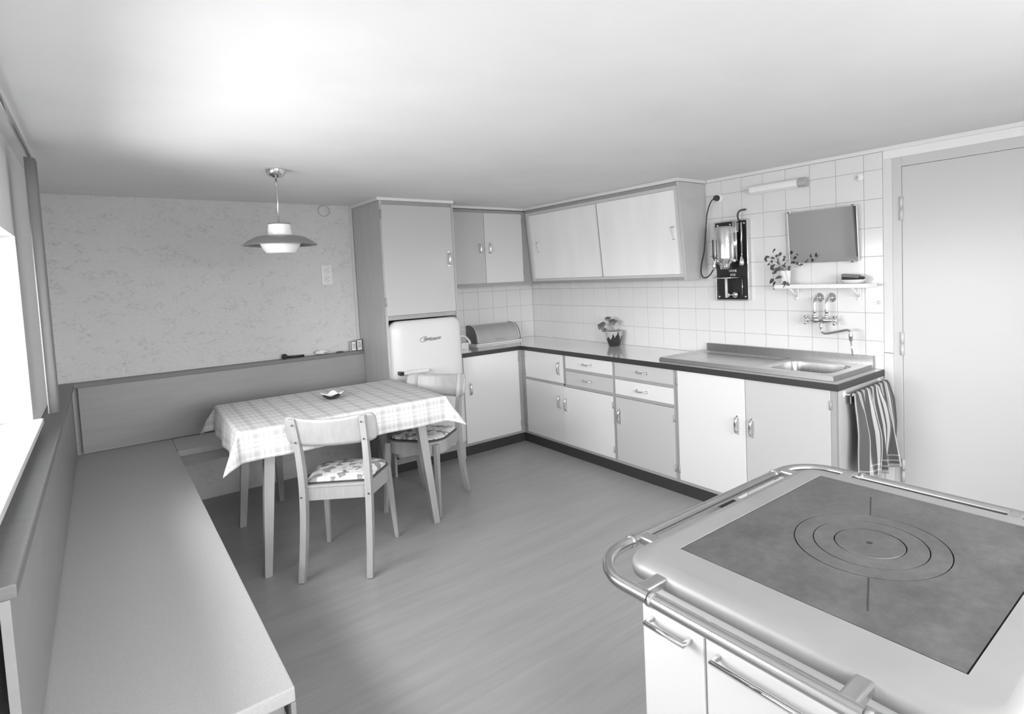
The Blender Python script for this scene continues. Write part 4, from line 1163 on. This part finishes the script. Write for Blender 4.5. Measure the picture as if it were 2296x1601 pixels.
tag(o, 'papered-over round vent cover high on the wallpapered wall', 'vent cover')
MB().tube([(-1.856+.0405*math.cos(2*PI*i/36), -.0025, 1.926+.0405*math.sin(2*PI*i/36)) for i in range(36)], .0016, 6, closed=True).build('cover_rim', 'frame', o)

# ================================================================== pendant lamp
lx, ly = -2.456, -1.285
t = thing('pendant_lamp', 'pendant lamp with a wide grey shade and white glass bowl above the table', 'lamp', (lx, ly, 1.55))
MB().lathe([(.047, 0), (.047, -.006), (.044, -.020), (.034, -.034), (.018, -.042), (.008, -.046), (0, -.046)], (lx, ly, ZC-.0005), 'z', 32).build('canopy', 'chrome', t)
MB().cyl((lx, ly, 1.925), (lx, ly, 1.695), .0045, 10).build('rod', 'nickel', t)
MB().lathe([(0, 1.698), (.048, 1.698), (.051, 1.694), (.0515, 1.690), (.056, 1.636), (.054, 1.632), (0, 1.632)], (lx, ly, 0), 'z', 40).build('neck', 'opal', t)
MB().lathe([(.0495, 1.6985), (.0525, 1.6985), (.0525, 1.6925), (.0518, 1.6925)], (lx, ly, 0), 'z', 40).build('neck_band', 'lampshade', t)
MB().lathe([(.050, 1.6345), (.075, 1.637), (.11, 1.630), (.145, 1.611), (.165, 1.595), (.171, 1.590), (.170, 1.588), (.163, 1.591), (.142, 1.606), (.108, 1.624), (.075, 1.631), (.050, 1.629)], (lx, ly, 0), 'z', 56).build('shade', 'lampshade', t)
MB().lathe([(0, 1.6285), (.088, 1.6285), (.093, 1.618), (.094, 1.605), (.090, 1.590), (.078, 1.568), (.068, 1.553), (.064, 1.550), (0, 1.551)], (lx, ly, 0), 'z', 48).build('glass_bowl', 'opal', t)

# ================================================================== dining table and cloth
TX0, TX1, TY0, TY1, TZ = -.515, .515, -.405, .405, .72
TR = math.radians(-1.5); TC = Vector((-2.205, -1.062, 0))
t = thing('dining_table', 'wooden dining table with splayed tapered legs under the plaid cloth', 'table', TC, TR)
def part(mb, name, m, parent, label=None): return link(name, mb.mesh(name, m), parent, label, local=True)
part(MB().box(TX0, TX1, TY0, TY1, .695, .7185, .004), 'tabletop', 'wood_leg', t)
part(MB().box(TX0+.06, TX1-.06, TY0+.05, TY0+.07, .62, .6945, .001), 'apron', 'wood_leg', t)
part(MB().box(TX0+.06, TX1-.06, TY1-.07, TY1-.05, .62, .6945, .001), 'apron', 'wood_leg', t)
part(MB().box(TX0+.06, TX0+.08, TY0+.07, TY1-.07, .62, .6945, .001), 'apron', 'wood_leg', t)
part(MB().box(TX1-.08, TX1-.06, TY0+.07, TY1-.07, .62, .6945, .001), 'apron', 'wood_leg', t)
for sx_ in (-1, 1):
    for sy_ in (-1, 1):
        tx, ty = sx_*.375, sy_*.325; fx, fy = sx_*.432, sy_*.372
        a_, b_ = .026, .017
        part(MB().hexa([(tx-a_, ty-a_, .6945), (tx+a_, ty-a_, .6945), (tx+a_, ty+a_, .6945), (tx-a_, ty+a_, .6945), (fx-b_, fy-b_, 0), (fx+b_, fy-b_, 0), (fx+b_, fy+b_, 0), (fx-b_, fy+b_, 0)], .003), 'leg', 'wood_leg', t)
OV = .145
def cloth(u, v):
    X = TX0-OV+(TX1-TX0+2*OV)*u; Y = TY0-OV+(TY1-TY0+2*OV)*v
    ex = max(TX0-X, 0, X-TX1); ey = max(TY0-Y, 0, Y-TY1)
    sx_ = -1 if X < 0 else 1; sy_ = -1 if Y < 0 else 1
    bx_, by_ = min(max(X, TX0), TX1), min(max(Y, TY0), TY1)
    z = .7205
    if ex == 0 and ey == 0:
        z += .0008*math.sin(X*40)*math.sin(Y*37)
        return (X, Y, z+.0009)
    r_ = math.hypot(ex, ey); cs, sn = ex/r_, ey/r_
    both = 2*min(cs, sn)/math.sqrt(2)*1.0          # 0 along the sides, 1 on the diagonal
    wave = .006*math.sin(X*21+1)*(ey > 0)+.006*math.sin(Y*23+2)*(ex > 0)
    e0 = .006
    fl = e0*min(1, r_/e0)+(.10+.42*both)*max(0, r_-e0)+wave*min(1, r_/.1)
    if r_ <= e0: drop = .15*r_
    else: drop = .15*e0+math.sqrt(max(1-(.10+.42*both)**2, .2))*(r_-e0)
    return (bx_+sx_*cs*fl, by_+sy_*sn*fl, z+.0009-drop)
cm = MB(); cm.grid(cloth, 110, 92, lambda u, v: ((TX1-TX0+2*OV)*u, (TY1-TY0+2*OV)*v))
co = cm.build('tablecloth', 'plaid', normals=False); co.location = TC; co.rotation_euler = (0, 0, TR)
tag(co, 'white plaid cotton cloth draped over the dining table', 'tablecloth')
sm = co.modifiers.new('thick', 'SOLIDIFY'); sm.thickness = .0012; sm.offset = 1

# free-form ashtray
t = thing('leaf_dish', 'small wavy-rimmed dish, dark outside and white inside, on the plaid cloth', 'dish', (-2.183, -1.02, .723))
def wav(r, h, a):
    k_ = (r/.058)
    return (r*(1+.14*k_*math.cos(5*a+.4)), h+.009*k_*k_*math.cos(5*a+.4)*(.3+h*16))
MB().lathe([(0, 0), (.026, 0), (.032, .003), (.048, .016), (.058, .027), (.0585, .0285)], (-2.183, -1.02, .7245), 'z', 60, func=wav).build('outer_shell', 'black', t)
MB().lathe([(.0582, .0288), (.056, .0275), (.046, .018), (.030, .006), (.022, .0035), (0, .003)], (-2.183, -1.02, .7245), 'z', 60, func=wav).build('inner_glaze', 'porcelain', t)

# ================================================================== chairs
def sweep_yz(path, x_of, w_, d_):
    """flat bar following a path in the y-z plane: path of (y, z); x centre, width and depth per point"""
    m_ = MB(); n = len(path); rings = []
    for i, (y, z) in enumerate(path):
        a = Vector(path[max(0, i-1)]); b_ = Vector(path[min(n-1, i+1)]); tg = (b_-a).normalized(); nv = Vector((-tg.y, tg.x))
        f = i/(n-1); xx = x_of(f); ww = w_(f)/2; dd = d_(f)/2
        rings.append([m_.bm.verts.new((xx+sx_*ww, y+nv.x*sd*dd, z+nv.y*sd*dd)) for sx_, sd in ((-1, -1), (1, -1), (1, 1), (-1, 1))])
    for A, B in zip(rings[:-1], rings[1:]):
        for k_ in range(4): m_.bm.faces.new([A[k_], A[(k_+1) % 4], B[(k_+1) % 4], B[k_]])
    m_.bm.faces.new(rings[0][::-1]); m_.bm.faces.new(rings[-1])
    ed = [e for e in m_.bm.edges if len(e.link_faces) == 2 and e.calc_face_angle(0) > .9]
    bmesh.ops.recalc_face_normals(m_.bm, faces=m_.bm.faces[:])
    bmesh.ops.bevel(m_.bm, geom=ed, offset=.003, segments=2, profile=.6, affect='EDGES')
    return m_
def make_chair(label, loc, rotz):
    t = thing('dining_chair', label, 'chair', loc, rotz, 'bentwood chairs at the table')
    post = smooth_path([(0, -.212, 0), (0, -.176, .13), (0, -.150, .26), (0, -.136, .40), (0, -.140, .52), (0, -.158, .64), (0, -.192, .772)], 5)
    post = [(p.y, p.z) for p in post]
    for s_ in (-1, 1):
        m_ = sweep_yz(post, lambda f, s_=s_: s_*(.156-.004*math.sin(PI*f)+.006*max(0, f-.5)), lambda f: .028-.004*max(0, f-.6)-.004*max(0, .3-f), lambda f: .026+.016*math.sin(PI*min(1, f*1.05)))
        p_ = part(m_, 'rear_leg', 'wood', t)
        for zz, yy in ((.742, -.204), (.655, -.181), (.385, -.160)):
            part(MB().disc((s_*.156, yy, zz), .004, .003, '-y', 10), 'screw', 'rubber', p_)
        part(MB().hexa([(s_*.160-.015, .168-.015, .418), (s_*.160+.015, .168-.015, .418), (s_*.160+.015, .168+.015, .418), (s_*.160-.015, .168+.015, .418),
                        (s_*.180-.010, .207-.010, 0), (s_*.180+.010, .207-.010, 0), (s_*.180+.010, .207+.010, 0), (s_*.180-.010, .207+.010, 0)], .003), 'front_leg', 'wood', t)
    seat_o = round_poly([(-.158, -.135), (.158, -.135), (.205, .20), (-.205, .20)], [.03, .03, .11, .11], 8)
    ins = [(p[0]*.90, .03+(p[1]-.03)*.90) for p in seat_o]
    ap = [(p[0]*.975, .03+(p[1]-.03)*.975) for p in seat_o]
    part(MB().prism(seat_o, 2, .4195, .432, .002), 'seat', 'wood', t)
    m_ = MB(); m_.ring_prism(ap, ins, .358, .4193); part(m_, 'seat_apron', 'wood', t)
    # curved plywood backrest
    def bk(side):
        def fn(u, v):
            x = -.210+.420*u
            e = max(0, abs(x)-.162)/.048
            hh = .075*(1-.40*(1-math.sqrt(max(0, 1-min(1, e)**2)))) if e > 0 else .075
            z = .708+(v*2-1)*hh-.018*v*(1-min(1, (x/.2)**2))
            ylean = -.1505-(z-.64)*.27
            return (x, ylean-.032+1.75*x*x*.0+(.062*(x/.215)**2)+(.0045 if side else -.0045), z)
        return fn
    m_ = MB()
    nu, nv = 36, 8
    Fv_ = [[m_.bm.verts.new(bk(1)(i/nu, j/nv)) for j in range(nv+1)] for i in range(nu+1)]
    Bv_ = [[m_.bm.verts.new(bk(0)(i/nu, j/nv)) for j in range(nv+1)] for i in range(nu+1)]
    for V in (Fv_, Bv_):
        for i in range(nu):
            for j in range(nv):
                f = m_.bm.faces.new([V[i][j], V[i+1][j], V[i+1][j+1], V[i][j+1]]); f.smooth = True
    for i in range(nu):
        for j in (0, nv): m_.bm.faces.new([Fv_[i][j], Fv_[i+1][j], Bv_[i+1][j], Bv_[i][j]])
    for j in range(nv):
        for i in (0, nu): m_.bm.faces.new([Fv_[i][j], Fv_[i][j+1], Bv_[i][j+1], Bv_[i][j]])
    part(m_, 'backrest', 'wood', t)
    return t
def make_cushion(label, loc, rotz, m):
    t = thing('seat_cushion', label, 'cushion', loc, rotz, 'printed seat pads on the chairs')
    base = round_poly([(-.150, -.118), (.150, -.118), (.188, .178), (-.188, .178)], [.03, .03, .09, .09], 8)
    m_ = MB(); L_ = []
    for ins_, z in ((.02, 0), (.004, .002), (0, .008), (.003, .016), (.012, .024), (.04, .031), (.09, .034)):
        L_.append([m_.bm.verts.new((p[0]*(1-ins_/.17), .03+(p[1]-.03)*(1-ins_/.15), z)) for p in base])
    for A, B in zip(L_[:-1], L_[1:]):
        for i in range(len(base)):
            j = (i+1) % len(base); f = m_.bm.faces.new([A[i], A[j], B[j], B[i]]); f.smooth = True
    m_.bm.faces.new(L_[-1]); m_.bm.faces.new(L_[0][::-1])
    part(m_, 'pad', m, t)
    pp = [(p[0]*1.0, .03+(p[1]-.03)*1.0, .007) for p in base]
    part(MB().tube(pp, .0035, 6, closed=True), 'piping', 'rubber', t)
    return t
a1_ = math.atan2(.81, .587)-PI/2
c1 = (-2.2895, -1.525, 0)
make_chair('pale bentwood chair in front of the table, seen from behind', c1, a1_)
make_cushion('printed cushion on the chair in front of the table', (c1[0], c1[1], .4325), a1_, 'cushion')
a2_ = math.atan2(-.57, -.82)-PI/2
c2 = (-1.668, -1.128, 0)
make_chair('bentwood chair between the table end and the refrigerator', c2, a2_)
make_cushion('dark-edged printed cushion on the chair beside the refrigerator', (c2[0], c2[1], .4325), a2_, 'cushion_b')
